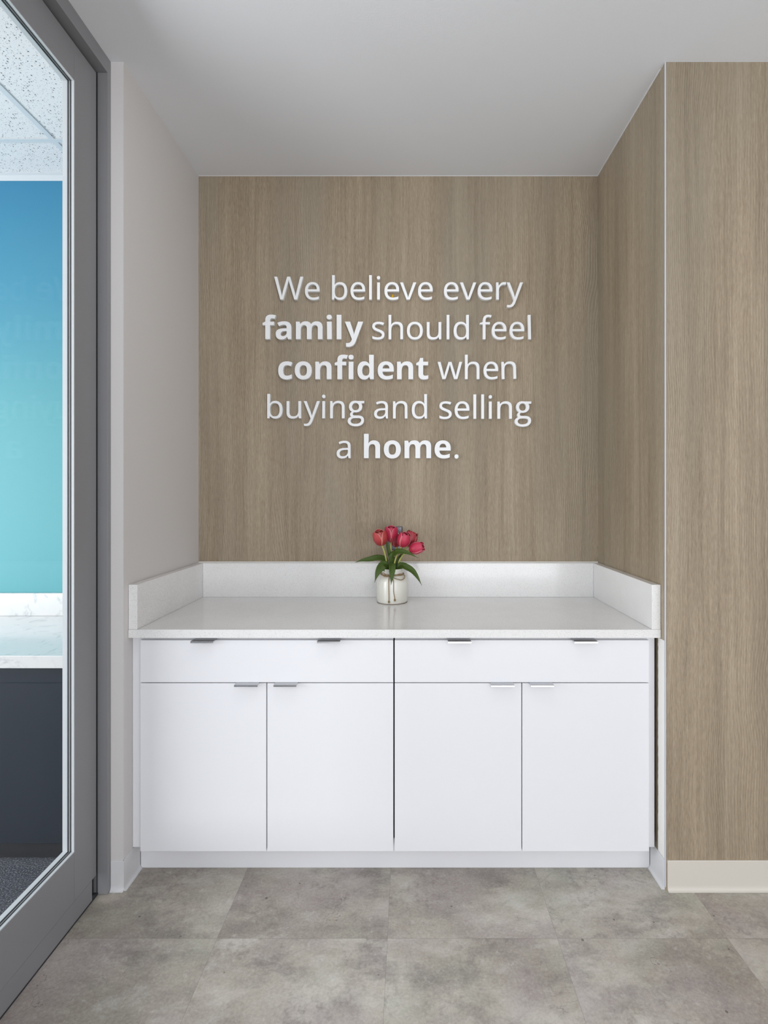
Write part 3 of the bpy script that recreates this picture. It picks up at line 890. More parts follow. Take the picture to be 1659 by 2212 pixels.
'u': '207.3,-6.7,184,-6.7,140.6,-6.7;107.9,3.7,86,24.5,64,45.3;53.1,78.6,53.1,124.2,53.1,202.8;53.1,281.4,53.1,360,73,360;92.9,360,112.8,360,112.8,282.7;112.8,205.5,112.8,128.3,112.8,71;139.5,42.3,192.7,42.3,232.6,42.3;260.2,53.5,275.7,75.9,291.1,98.3;298.9,130.5,298.9,172.6,298.9,235.1;298.9,297.5,298.9,360,318.6,360;338.3,360,358,360,358,240;358,120,358,0,341.8,0;325.7,0,309.6,0,306.7,15.9;303.8,31.8,300.9,47.7,300,47.7;299.1,47.7,298.2,47.7,286.5,28.9;270.4,15.1,249.8,6.4,229.2,-2.4',
'v': '158.9,0,136.3,0,90.9,120;45.4,240,0,360,21,360;42.1,360,63.1,360,88.7,289.2;114.2,218.5,139.7,147.8,143.3,137.9;147.1,126.9,151.1,114.8,155.1,102.8;158.7,91.2,161.9,80.3,165,69.3;167.2,60,168.6,52.4,169.5,52.4;170.4,52.4,171.3,52.4,173,60;175.6,69.4,179,80.6,182.3,91.8;186.1,103.4,190.4,115.5,194.6,127.6;198.3,138.3,201.5,147.8,227,218.5;252.5,289.2,278,360,299.1,360;320.1,360,341.2,360,295.5,240;249.8,120,204.2,0,181.6,0',
'w': '128.5,0.7,106.1,0.7,73.2,120.7;40.3,240.7,7.4,360.6,27.8,360.6;48.1,360.6,68.5,360.6,85.1,296.6;101.6,232.6,118.2,168.6,123.1,149.3;127.8,129.8,132.3,110.1,136.8,90.4;139.9,74.1,141.7,61.1,142.6,61.1;143.5,61.1,144.4,61.1,146.2,68.7;148.3,78.1,150.8,89.3,153.2,100.5;156,112.3,159.2,124.6,162.3,136.9;165.4,148,168.6,157.8,189.8,225.4;211.1,293,232.4,360.6,253.9,360.6;275.4,360.6,296.8,360.6,317.4,293;338,225.4,358.6,157.8,363.6,142.6;368.4,126,373.1,108.1,377.8,90.2;381,74.8,382.8,61.8,383.7,61.8;384.6,61.8,385.5,61.8,386.8,73;389.9,88.4,394.6,108.1,399.3,127.8;404.3,148,409.7,168.6,426.5,232.6;443.3,296.6,460,360.6,480.2,360.6;500.3,360.6,520.5,360.6,487.1,240.7;453.8,120.7,420.4,0.7,397.4,0.7;374.3,0.7,351.2,0.7,330.6,68.3;310.1,135.9,289.5,203.5,283.6,221.8;278.6,239.9,274.3,257.6,270.1,275.2;266.8,289,264.6,298.9,263.7,298.9;262.8,298.9,261.9,298.9,260.1,289;257.2,275.2,253.2,257.6,249.2,239.9;244,221.6,237.7,202.8,216.3,135.4;194.8,68.1,173.3,0.7,150.9,0.7',
'y': '91.3,-161.2,56.4,-161.2,45.7,-161.2;36.3,-160.6,28.2,-159.5,20.1,-158.4;13.2,-157.2,7.4,-155.8,7.4,-140.1;7.4,-124.5,7.4,-108.8,12.3,-109.7;18.2,-110.6,25.2,-111.5,32.1,-112.4;39.4,-112.8,47,-112.8,67.6,-112.8;84.2,-107,96.7,-95.4,109.2,-83.7;119.3,-68.3,126.9,-49,133.2,-33.1;139.5,-17.2,145.7,-1.3,97.4,119.1;49,239.5,0.7,360,21.7,360;42.8,360,63.8,360,89.8,291.7;115.7,223.4,141.7,155.1,148.4,137.2;154.5,120.1,159.8,103.8,165.2,87.4;169.2,71.9,171.9,57.1,172.8,57.1;173.7,57.1,174.6,57.1,177.3,68.3;181.4,82.9,187,101.1,192.6,119.2;198.8,137.5,205.5,155.8,229.9,223.9;254.3,291.9,278.7,360,300,360;321.2,360,342.5,360,290.8,223.4;239.1,86.9,187.4,-49.7,174.8,-83.7;158.6,-110.8,138.7,-131,118.8,-151.1',
'*a': '172.2,-6.7,141.7,-6.7,109,-6.7;81.9,2.8,60.4,21.8,39,40.9;28.2,70.1,28.2,109.5,28.2,148.4;41.9,177.2,69.2,195.8,96.5,214.3;137.5,224.5,192.1,226.3,213.3,227;234.6,227.7,255.9,228.3,255.9,233.7;255.9,239.1,255.9,244.5,255.9,263.7;250.8,277.8,240.8,286.8,230.7,295.7;216.7,300.2,198.8,300.2,180.9,300.2;163.4,297.6,146.4,292.5,129.4,287.3;112.4,280.9,95.4,273.3,84.4,295.9;73.4,318.6,62.5,341.2,82.2,351.5;104,359.5,127.9,365.3,151.9,371.2;176.9,374.1,202.8,374.1,252.1,374.1;289.8,363.4,316,342.2,342.2,320.9;355.3,288.3,355.3,244.5,355.3,163;355.3,81.5,355.3,0,332,0;308.7,0,285.4,0,278.9,16.6;272.4,33.1,266,49.7,265.1,49.7;264.2,49.7,263.3,49.7,247.6,30;231,15.7,213.6,6.7,196.1,-2.2/165,66.5,179.3,66.5,200.8,66.5;218.9,72.9,233.7,85.6,248.5,98.4;255.9,116.4,255.9,139.7,255.9,149.8;255.9,159.8,255.9,169.9,242.9,169.5;229.9,169,216.9,168.6,184.7,167.7;162.3,161.9,149.8,151.1,137.2,140.4;131,126.3,131,108.8,131,93.6;135.4,82.7,144.4,76.2,153.3,69.7',
'*c': '227,-6.7,201.5,-6.7,146.9,-6.7;104.7,8.4,74.9,38.6,45.1,68.8;30.2,116.4,30.2,181.3,30.2,226.1;37.8,262.6,53.1,290.8,68.3,319;89.4,339.8,116.5,353.3,143.6,366.7;174.8,373.4,210.2,373.4,235.3,373.4;257.1,370.9,275.7,366,294.3,361.1;310.5,355.3,324.4,348.6,314.5,322.8;304.7,297.1,294.8,271.3,279.2,277.6;264.5,282.7,250.8,286.8,237.2,290.8;223.6,292.8,210.2,292.8,158.3,292.8;132.3,255.9,132.3,182,132.3,145.3;139.1,118.2,152.8,100.7,166.4,83.3;185.6,74.5,210.2,74.5,231.3,74.5;249.8,77.3,266,82.9,282.1,88.5;297.7,96.3,313,106.1,313,77.7;313,49.3,313,20.8,297.7,11;281.7,3.9,264.9,-0.3,248.2,-4.6',
'*d': '195,-6.7,168.6,-6.7,127.8,-6.7;94.6,9.3,68.8,41.3,43.1,73.3;30.2,120.4,30.2,182.7,30.2,245.4;43.2,292.8,69.2,325.1,95.1,357.3;129.2,373.4,171.3,373.4,197.7,373.4;219.4,368.3,236.4,358,253.4,347.7;266.8,334.9,276.7,319.7,277.8,319.7;278.9,319.7,280.1,319.7,278.7,326.8;277.1,337.3,275.4,350.9,273.6,364.6;272.7,378.6,272.7,392.9,272.7,432.1;272.7,471.2,272.7,510.4,306,510.4;339.4,510.4,372.7,510.4,372.7,340.3;372.7,170.1,372.7,0,347.2,0;321.7,0,296.2,0,289.7,15.9;283.2,31.8,276.7,47.7,275.4,47.7;274,47.7,272.7,47.7,262.8,32.5;249.6,19.6,233,9.1,216.5,-1.5/180.7,73.2,203.5,73.2,231.3,73.2;250.7,81.4,261.9,97.7,273.1,114.1;278.9,138.6,279.4,171.3,279.4,174.8;279.4,178.4,279.4,182,279.4,217.8;273.9,245.1,262.9,263.9,252,282.7;231.7,292.1,202.1,292.1,180.2,292.1;163,282.6,150.4,263.6,137.9,244.6;131.6,217.1,131.6,181.3,131.6,145.5;137.9,118.5,150.4,100.4,163,82.3',
'*e': '246.5,-6.7,218.3,-6.7,181.6,-6.7;149.1,0.1,120.9,13.8,92.7,27.4;70.5,48.1,54.4,75.9,38.3,103.6;30.2,138.6,30.2,180.7,30.2,223.6;37.5,259.3,52,287.8,66.6,316.2;86.9,337.6,112.8,351.9,138.8,366.2;169,373.4,203.5,373.4,254.1,373.4;294.2,359,323.7,330.1,353.3,301.2;368,260.1,368,206.9,368,190.7;368,174.6,368,158.5,289.2,158.5;210.4,158.5,131.6,158.5,132.5,130.3;140.9,108.1,156.8,92,172.7,75.9;194.8,67.8,223,67.8,246.7,67.8;268.2,70.2,287.4,74.9,306.7,79.6;326.6,86.9,347.2,96.7,347.2,71;347.2,45.2,347.2,19.5,329.3,10.5;310.4,3.9,290.5,-0.3,270.5,-4.6/135.9,251.4,133.6,225,180.4,225;227.2,225,274,225,273.6,247.4;267.7,265.8,256.5,280.4,245.4,294.9;227.9,302.2,204.2,302.2,184.9,302.2;168.9,295.9,156.1,283.4,143.4,270.9',
'*f': '101.9,0,68.5,0,68.5,97.2;68.5,194.3,68.5,291.5,50.1,291.5;31.8,291.5,13.4,291.5,13.4,307.6;13.4,323.7,13.4,339.8,31.8,348.8;50.1,357.7,68.5,366.7,68.5,375.6;68.5,384.6,68.5,393.6,68.5,424.9;73.8,449.2,84.3,466.4,94.8,483.7;109.8,495.9,129.3,503,148.8,510.2;171.7,513.8,198.1,513.8,217.8,513.8;235.6,512.2,251.5,509.1,267.4,505.9;280.3,502.4,290.1,498.3,281.6,473.9;273.1,449.5,264.6,425.1,257,427.4;248.7,429.5,239.8,431.5,230.8,433.5;220.5,434.5,208.9,434.5,195,434.5;184.8,430.3,178.3,421.8,171.8,413.3;168.6,402.5,168.6,389.5,168.6,381.9;168.6,374.3,168.6,366.7,197.4,366.7;226.3,366.7,255.2,366.7,255.2,341.6;255.2,316.5,255.2,291.5,226.3,291.5;197.4,291.5,168.6,291.5,168.6,194.3;168.6,97.2,168.6,0,135.2,0',
'*h': '85.7,0,52.4,0,52.4,170.1;52.4,340.3,52.4,510.4,85.7,510.4;119.1,510.4,152.5,510.4,152.5,475.7;152.5,441,152.5,406.3,152.5,388.4;151.9,371.2,150.8,354.6,149.7,338;148.6,326.4,147.8,319.7,149.5,319.7;151.3,319.7,153.1,319.7,164.8,338.5;179.8,352.1,198.1,360.6,216.5,369.2;236.8,373.4,259.2,373.4,299.1,373.4;331,362.8,354.9,341.5,378.9,320.2;390.9,286.1,390.9,239.1,390.9,159.4;390.9,79.7,390.9,0,357.5,0;324.2,0,290.8,0,290.8,71.4;290.8,142.8,290.8,214.2,290.8,267.1;271.1,293.5,231.7,293.5,201.7,293.5;181,283.1,169.6,262.3,158.2,241.4;152.5,211.6,152.5,172.6,152.5,115.1;152.5,57.5,152.5,0,119.1,0',
'*i': '117.5,412.4,102.8,412.4,87.5,412.4;74.7,415.9,64.1,423.1,53.6,430.3;48.4,443,48.4,461.4,48.4,480.2;53.6,493.1,64.1,500,74.7,506.9;87.5,510.4,102.8,510.4,117.5,510.4;130.3,506.9,141,500,151.8,493.1;157.2,480.2,157.2,461.4,157.2,443;151.8,430.3,141,423.1,130.3,415.9/85.7,0,52.4,0,52.4,122.2;52.4,244.5,52.4,366.7,85.7,366.7;119.1,366.7,152.5,366.7,152.5,244.5;152.5,122.2,152.5,0,119.1,0',
'*l': '85.7,0,52.4,0,52.4,170.1;52.4,340.3,52.4,510.4,85.7,510.4;119.1,510.4,152.5,510.4,152.5,340.3;152.5,170.1,152.5,0,119.1,0',
'*m': '85.7,0,52.4,0,52.4,122.2;52.4,244.5,52.4,366.7,77.9,366.7;103.4,366.7,128.9,366.7,133.4,351;137.9,335.3,142.4,319.7,144.2,319.7;146,319.7,147.8,319.7,158.9,338.5;174.3,352.1,193.8,360.6,213.2,369.2;233.5,373.4,254.5,373.4,281.4,373.4;304.2,369,323,360.3,341.8,351.6;356.2,338,366,319.7,368.9,319.7;371.8,319.7,374.7,319.7,385.9,338.5;401.5,352.1,421.4,360.6,441.3,369.2;461.8,373.4,482.9,373.4,524.5,373.4;556,362.8,577.2,341.5,598.5,320.2;609.1,286.1,609.1,239.1,609.1,159.4;609.1,79.7,609.1,0,575.8,0;542.4,0,509.1,0,509.1,71.4;509.1,142.8,509.1,214.2,509.1,267.1;490.7,293.5,454,293.5,427.6,293.5;408.8,284.1,397.6,265.3,386.4,246.5;380.8,219.4,380.8,184,380.8,122.7;380.8,61.3,380.8,0,347.4,0;314.1,0,280.7,0,280.7,71.4;280.7,142.8,280.7,214.2,280.7,267.1;262.4,293.5,225.7,293.5,197.9,293.5;178.8,283.1,168.2,262.3,157.7,241.4;152.5,211.6,152.5,172.6,152.5,115.1;152.5,57.5,152.5,0,119.1,0',
'*n': '85.7,0,52.4,0,52.4,122.2;52.4,244.5,52.4,366.7,77.9,366.7;103.4,366.7,128.9,366.7,133.4,351;137.9,335.3,142.4,319.7,144.2,319.7;146,319.7,147.8,319.7,159.4,338.5;175.4,352.1,195.8,360.6,216.1,369.2;237.7,373.4,260.6,373.4,300,373.4;331.5,362.8,355.3,341.5,379,320.2;390.9,286.1,390.9,239.1,390.9,159.4;390.9,79.7,390.9,0,357.5,0;324.2,0,290.8,0,290.8,71.4;290.8,142.8,290.8,214.2,290.8,240.7;286.1,260.5,276.7,273.7,267.3,286.9;252.3,293.5,231.7,293.5,201.3,293.5;180.4,283.1,169.2,262.3,158,241.4;152.5,211.6,152.5,172.6,152.5,115.1;152.5,57.5,152.5,0,119.1,0',
'*o': '261.9,-6.7,206.9,-6.7,172.8,-6.7;142.5,0.7,115.8,15.4,89.2,30.2;68.3,51.8,53.1,80.3,37.8,108.7;30.2,143.3,30.2,184,30.2,244.9;46.1,291.7,77.9,324.4,109.7,357.1;153.3,373.4,208.9,373.4,243.3,373.4;273.8,366,300.2,351.2,326.6,336.5;347.4,315.1,362.7,287.1,377.9,259.1;385.5,224.8,385.5,184,385.5,123.1;369.5,76.1,337.5,43,305.5,9.9/181.3,73.9,208.2,73.9,234.6,73.9;253.7,83.2,265.6,101.7,277.5,120.3;283.4,147.8,283.4,184,283.4,220.3;277.5,247.5,265.6,265.6,253.7,283.7;234.4,292.8,207.5,292.8,181.1,292.8;162,283.7,150.1,265.6,138.2,247.5;132.3,220.3,132.3,184,132.3,147.8;138.2,120.3,150.1,101.7,162,83.2',
'*t': '196.8,-6.7,178,-6.7,156,-6.7;136.4,-3.1,119.2,4,102,11.2;88.3,23.6,78.2,41.3,68.2,59;63.1,83.5,63.1,114.8,63.1,173.7;63.1,232.6,63.1,291.5,47.2,291.5;31.3,291.5,15.4,291.5,15.4,305.6;15.4,319.7,15.4,333.8,33.8,345;52.2,356.2,70.5,367.4,80.1,393.1;89.8,418.8,99.4,444.6,120.7,444.6;141.9,444.6,163.2,444.6,163.2,418.6;163.2,392.7,163.2,366.7,197.4,366.7;231.7,366.7,266,366.7,266,341.6;266,316.5,266,291.5,231.7,291.5;197.4,291.5,163.2,291.5,163.2,232.6;163.2,173.7,163.2,114.8,163.2,101;167.2,90.6,175.3,83.6,183.3,76.7;193.9,73.2,206.9,73.2,218,73.2;228.8,74.3,239.1,76.6,249.4,78.8;259.7,81.5,270,84.6,270,59.8;270,34.9,270,10.1,259.2,5.6;245.9,1.7,230,-1.7,214.1,-5',
'*y': '108.8,-161.2,73.9,-161.2,62.7,-161.2;52.9,-160.6,44.7,-159.5,36.4,-158.4;29.1,-157.2,22.8,-155.8,22.8,-129.4;22.8,-103,22.8,-76.6,27.8,-77.5;33.7,-78.4,40.6,-79.2,47.6,-80.1;54.8,-80.6,62.5,-80.6,83.5,-80.6;100.2,-74.2,112.5,-61.5,124.8,-48.7;133.9,-33.4,139.7,-15.4,141.7,-9.4;143.7,-3.4,145.7,2.7,97.2,124;48.6,245.4,0,366.7,36.5,366.7;73,366.7,109.5,366.7,132.5,298;155.6,229.2,178.6,160.5,182.2,150.7;184.9,140.5,186.7,130,188.5,119.4;189.8,108.4,190.7,96.7,191.4,96.7;192.1,96.7,192.7,96.7,194.1,108.4;196,119.4,198.5,130,200.9,140.5;203.7,150.7,206.9,160.5,229.5,229.2;252.1,298,274.7,366.7,310.5,366.7;346.3,366.7,382.1,366.7,330.4,228.8;278.7,90.9,227,-47,213.1,-85.1;192.9,-113.6,166.2,-132.6,139.6,-151.7',
}
# the two-storey g, drawn as smoothed closed loops; (x, y, corner)
G_RAW = [
    [(848, 293, 1), (848, 346, 1), (778, 353, 1), (797, 385, 0), (801, 428, 0), (786, 490, 0), (742, 538, 0), (690, 560, 0), (640, 567, 0),
     (602, 565, 0), (578, 586, 0), (575, 612, 0), (592, 633, 0), (640, 638, 0), (700, 638, 0), (770, 650, 0), (820, 682, 0), (843, 738, 0),
     (832, 806, 0), (786, 862, 0), (716, 892, 0), (640, 898, 0), (560, 888, 0), (496, 858, 0), (458, 810, 0), (452, 762, 0), (470, 712, 0),
     (510, 679, 0), (530, 668, 1), (511, 638, 0), (509, 606, 0), (522, 574, 0), (551, 548, 1), (513, 520, 0), (490, 474, 0), (484, 424, 0),
     (496, 366, 0), (532, 318, 0), (586, 293, 0), (640, 288, 0), (690, 293, 1)],
    [(640, 341, 0), (592, 356, 0), (564, 394, 0), (558, 430, 0), (568, 474, 0), (598, 504, 0), (640, 513, 0), (682, 504, 0), (712, 474, 0), (722, 430, 0),
     (714, 386, 0), (688, 354, 0)],
    [(612, 703, 0), (566, 712, 0), (534, 738, 0), (524, 774, 0), (538, 808, 0), (578, 832, 0), (640, 839, 0), (706, 830, 0), (752, 804, 0), (774, 760, 0),
     (766, 722, 0), (730, 705, 0), (690, 702, 0)]]


def g_bezier():
    out = []
    for loop in G_RAW:
        pts = [Vector(((x - 452) * 0.8736, (708 - y) * 0.8736)) for x, y, c in loop]
        n = len(pts)
        sp = []
        for i in range(n):
            p, a, b = pts[i], pts[i - 1], pts[(i + 1) % n]
            if loop[i][2]:
                hl, hr = p + (a - p) / 3, p + (b - p) / 3
            else:
                t = (b - a).normalized()
                hl, hr = p - t * (p - a).length / 3, p + t * (b - p).length / 3
            sp.append((hl.x, hl.y, p.x, p.y, hr.x, hr.y))
        out.append(sp)
    return out


def glyph_splines(key):
    if key == 'g':
        return g_bezier()
    return [[tuple(float(v) for v in p.split(',')) for p in sp.split(';')] for sp in GLYPHS[key].split('/')]


UNIT = 0.1035 / 1000 * 2.507 / FPX * 1000     # metres per 1/1000 em
THICK = 0.019
MESHES = {}


def glyph_mesh(key, splines, x_left):
    """solid letter standing off the wall: local x to the right, z up, the back at y = 0"""
    cu = bpy.data.curves.new('letter_outline', 'CURVE')
    cu.dimensions = '2D'
    cu.fill_mode = 'BOTH'
    cu.resolution_u = 6
    for sp in splines:
        s = cu.splines.new('BEZIER')
        s.bezier_points.add(len(sp) - 1)
        s.use_cyclic_u = True
        for bp, p in zip(s.bezier_points, sp):
            bp.handle_left_type = bp.handle_right_type = 'FREE'
            bp.handle_left = ((p[0] - x_left) * UNIT, p[1] * UNIT, 0)
            bp.co = ((p[2] - x_left) * UNIT, p[3] * UNIT, 0)
            bp.handle_right = ((p[4] - x_left) * UNIT, p[5] * UNIT, 0)
    b = 0.0005
    cu.bevel_depth = b
    cu.bevel_resolution = 1
    cu.offset = -b
    cu.extrude = THICK / 2 - b
    ob = bpy.data.objects.new('letter_outline', cu)
    COL.objects.link(ob)
    bpy.context.view_layer.update()
    me = bpy.data.meshes.new_from_object(ob.evaluated_get(bpy.context.evaluated_depsgraph_get()))
    bpy.data.objects.remove(ob)
    bpy.data.curves.remove(cu)
    me.transform(Matrix(((1, 0, 0, 0), (0, 0, -1, -THICK / 2), (0, 1, 0, 0), (0, 0, 0, 1))))
    me.materials.clear()
    me.materials.append(M['letter'])
    for p in me.polygons: p.use_smooth = False
    return me


def glyph(key):
    if key in MESHES:
        return MESHES[key]
    sp = glyph_splines(key)
    xl = min(p[2] for s in sp for p in s)
    if key in ('i', '*i'):
        dots = [s for s in sp if min(p[3] for p in s) > 380]
        stems = [s for s in sp if s not in dots]
        MESHES[key] = (glyph_mesh(key, stems, xl), glyph_mesh(key, dots, xl))
    else:
        MESHES[key] = (glyph_mesh(key, sp, xl), None)
    return MESHES[key]


# word, bold, baseline in the photo, left edge of every letter face in the photo
WORDS = [
    ('We', 0, 647.1, [592.1, 658.6]),
    ('believe', 0, 647.1, [717.0, 757.0, 797.2, 814.1, 830.4, 864.0, 903.0]),
    ('every', 0, 647.1, [958.9, 993.7, 1032.0, 1071.8, 1094.6]),
    ('family', 1, 732.6, [567.1, 595.4, 639.1, 706.1, 727.1, 744.9]),
    ('should', 0, 732.8, [804.0, 839.2, 878.9, 921.8, 964.8, 980.0]),
    ('feel', 0, 732.9, [1036.4, 1062.3, 1100.9, 1141.3]),
    ('confident', 1, 819.1, [600.9, 636.6, 680.9, 722.9, 752.6, 772.0, 815.8, 857.5, 898.9]),
    ('when', 0, 818.9, [945.4, 1004.4, 1044.6, 1084.0]),
    ('buying', 0, 903.6, [577.1, 618.8, 655.7, 695.3, 712.9, 750.9]),
    ('and', 0, 904.0, [807.9, 848.8, 889.4]),
    ('selling', 0, 904.6, [949.1, 982.2, 1022.7, 1039.7, 1055.8, 1074.6, 1112.0]),
    ('a', 0, 989.8, [727.1]),
    ('home', 1, 989.8, [786.0, 829.0, 873.7, 938.8]),
    ('.', 0, 989.8, [981.9]),
]
TILT = {('feel', 3): 0.022, ('when', 3): 0.022, ('family', 3): 0.012, ('buying', 3): -0.006}
ORD = ['first', 'second', 'third', 'fourth', 'fifth', 'sixth', 'seventh', 'eighth', 'ninth']
LY = YB - THICK - 0.0003
for word, bold, base, lefts in WORDS:
    for i, (ch, lx) in enumerate(zip(word, lefts)):
        me, dot = glyph(('*' if bold else '') + ch)
        loc = (wx(lx, LY), YB - 0.0003, wz(base, LY))
        w = 'bold' if bold else 'thin'
        if ch == '.':
            label = 'round white full stop after the bold word home on the wood wall'
            nm = 'full_stop'
        elif word == 'a':
            label = 'white raised letter a standing alone before the bold word home'
            nm = 'wall_letter'
        else:
            label = 'white %s raised letter %s, %s letter of the word %s on the wall' % (w, ch, ORD[i], word)
            nm = 'wall_letter'
        o = link_mesh(nm, me, None)
        o.location = loc
        o.rotation_euler = (0, TILT.get((word, i), 0.0) * -1, 0)
        tag(o, label, 'letter' if nm == 'wall_letter' else 'punctuation mark', 'white raised letters of the wall slogan')
        if dot is not None:
            d = bpy.data.objects.new('dot', dot)
            d.parent = o
            COL.objects.link(d)

# ---------------------------------------------------------------- the little duck sitting in the e of believe
dy = YB - 0.012
dz = wz(642.9, dy)
dx = wx(848.0, dy)
duck = empty('toy_duck', (dx, dy, dz), 'tiny yellow toy duck sitting inside the middle letter e of believe', 'toy')


def blob(name, c, r, mat, parent, seg=16):
    bm = bmesh.new()
    bmesh.ops.create_uvsphere(bm, u_segments=seg, v_segments=seg // 2, radius=1.0)
    bmesh.ops.scale(bm, vec=Vector(r), verts=bm.verts)
    bmesh.ops.translate(bm, vec=Vector(c), verts=bm.verts)
    return finish(name, bm, mat, parent, smooth=True)


bm = bmesh.new()
bmesh.ops.create_uvsphere(bm, u_segments=20, v_segments=12, radius=1.0)
for v in bm.verts:      # body with an upturned tail to the back and a flat underside
    x, y, z = v.co
    lift = max(0.0, y) ** 2 * 0.7
    v.co = Vector((dx + x * 0.0052, dy + y * 0.0068, dz + 0.0040 + max(-0.85, z) * 0.0046 + lift * 0.0045))
finish('body', bm, 'yellow', duck, smooth=True)
blob('head', (dx, dy - 0.0026, dz + 0.0112), (0.0039, 0.0039, 0.0038), 'yellow', duck)
bm = bmesh.new()
bmesh.ops.create_uvsphere(bm, u_segments=14, v_segments=8, radius=1.0)
for v in bm.verts:
    x, y, z = v.co
    v.co = Vector((dx + x * 0.0019, dy - 0.0068 + y * 0.0018, dz + 0.0106 + z * (0.0009 + 0.0003 * y)))
finish('beak', bm, 'orange', duck, smooth=True)
for s in (-1, 1):
    blob('eye', (dx + s * 0.0018, dy - 0.0058, dz + 0.0124), (0.0005, 0.0005, 0.0006), 'black', duck, 8)
    blob('wing', (dx + s * 0.0048, dy + 0.001, dz + 0.0050), (0.0012, 0.0040, 0.0024), 'yellow', duck, 12)

# ---------------------------------------------------------------- vase and tulips
VY = 2.388
VX = wx(847.3, VY)
KZ = 1.0 / 6.38


def P3(zx, zy, off=0.0):
    """a point given where it shows in an enlargement of the bouquet, at its own distance VY + off"""
    d = VY + off
    return Vector((wx(720 + zx * KZ, d), d, wz(1100 + zy * KZ, d)))


vase = empty('vase', (VX, VY, ZT), 'cream glazed ceramic vase with a twine bow, standing on the worktop', 'vase')
bm = bmesh.new()
prof = [(0.0, 0.0005), (0.0655, 0.0005), (0.0680, 0.0030), (0.0700, 0.0080), (0.0710, 0.020), (0.0712, 0.055), (0.0708, 0.085), (0.0695, 0.098), (0.0660, 0.109), (0.0600, 0.118),
        (0.0530, 0.1240), (0.0485, 0.1300), (0.0470, 0.1380), (0.0476, 0.1460), (0.0488, 0.1500), (0.0484, 0.1525), (0.0465, 0.1530), (0.0446, 0.1500), (0.0440, 0.1380), (0.0480, 0.120), (0.064, 0.100),
        (0.066, 0.02), (0.060, 0.008), (0.0, 0.008)]
rr = random.Random(3)
lathe(bm, prof, 0, 0, 64)
for v in bm.verts:      # hand thrown: not perfectly round
    a = math.atan2(v.co.y, v.co.x)
    k = 1 + 0.006 * math.sin(2 * a + v.co.z * 30) + 0.004 * math.sin(3 * a - v.co.z * 50)
    v.co.x *= k
    v.co.y *= k
    v.co += Vector((VX, VY, ZT))
finish('vase_body', bm, 'ceramic', vase, smooth=True)
bm = bmesh.new()
lathe(bm, [(0.0, 0.0001), (0.0672, 0.0001), (0.0686, 0.0016), (0.0686, 0.0030), (0.066, 0.0032), (0.0, 0.0032)], VX, VY, 48)
for v in bm.verts: v.co.z += ZT
o = finish('foot_ring', bm, 'clay', vase, smooth=False)
bm = bmesh.new()
lathe(bm, [(0.0, 0.149), (0.02, 0.1475), (0.0385, 0.143), (0.0425, 0.138), (0.0, 0.130)], VX, VY, 32)
for v in bm.verts: v.co.z += ZT
finish('moss', bm, 'soil', vase, smooth=True)['label'] = 'dark moss filling the mouth of the vase'

# twine: a turn round the neck, a bow with two loops and two hanging tails with knots
bow = empty('twine_bow', (VX, VY, ZT), None, None)
bow.parent = vase
bow.location = (0, 0, 0)


def in_bow(o):
    o.parent = bow
    o.location = o.location - vase.location
    return o


tw = 0.0019


def vp(x, z, r):
    """a point on the front of the vase at radius r, x across from its axis, z above the worktop"""
    return Vector((VX + x, VY - math.sqrt(max(r * r - x * x, 1e-6)), ZT + z))


bm = bmesh.new()
R_ = 0.0505
tube(bm, [Vector((VX + R_ * math.cos(a), VY + R_ * math.sin(a), ZT + 0.1285 + 0.0015 * math.sin(a * 3))) for a in [2 * math.pi * k / 60 for k in range(61)]], tw)
R2 = 0.0525
tube(bm, [Vector((VX + R2 * math.cos(a), VY + R2 * math.sin(a), ZT + 0.1250 + 0.001 * math.cos(a * 2))) for a in [2 * math.pi * k / 60 for k in range(61)]], tw)
in_bow(finish('neck_turn', bm, 'twine', None, smooth=True))
kx, kz = -0.006, 0.1255
kn = vp(kx, kz, 0.0565)
for loop in ([(0, 0), (0.022, 0.006), (0.044, 0.010), (0.060, 0.004), (0.062, -0.010), (0.050, -0.017), (0.030, -0.012), (0.012, -0.005), (0, 0)],
             [(0, 0), (-0.014, 0.004), (-0.030, 0.014), (-0.038, 0.012), (-0.032, 0.002), (-0.018, -0.002), (0, 0)]):
    bm = bmesh.new()
    pts = []
    for k, (a, b) in enumerate(loop):
        rad = 0.059 + (0.012 if 0 < k < len(loop) - 1 else 0.0)
        x = kx + a
        y = VY - math.sqrt(max(rad * rad - min(x * x, rad * rad * 0.8), 1e-5))
        pts.append(Vector((VX + x, y, ZT + kz + b)))
    tube(bm, catmull(pts, 8), tw)
    in_bow(finish('bow_loop', bm, 'twine', None, smooth=True))
bm = bmesh.new()
bmesh.ops.create_icosphere(bm, subdivisions=2, radius=0.0048)
bmesh.ops.translate(bm, verts=bm.verts, vec=kn)
in_bow(finish('bow_knot', bm, 'twine', None, smooth=True))
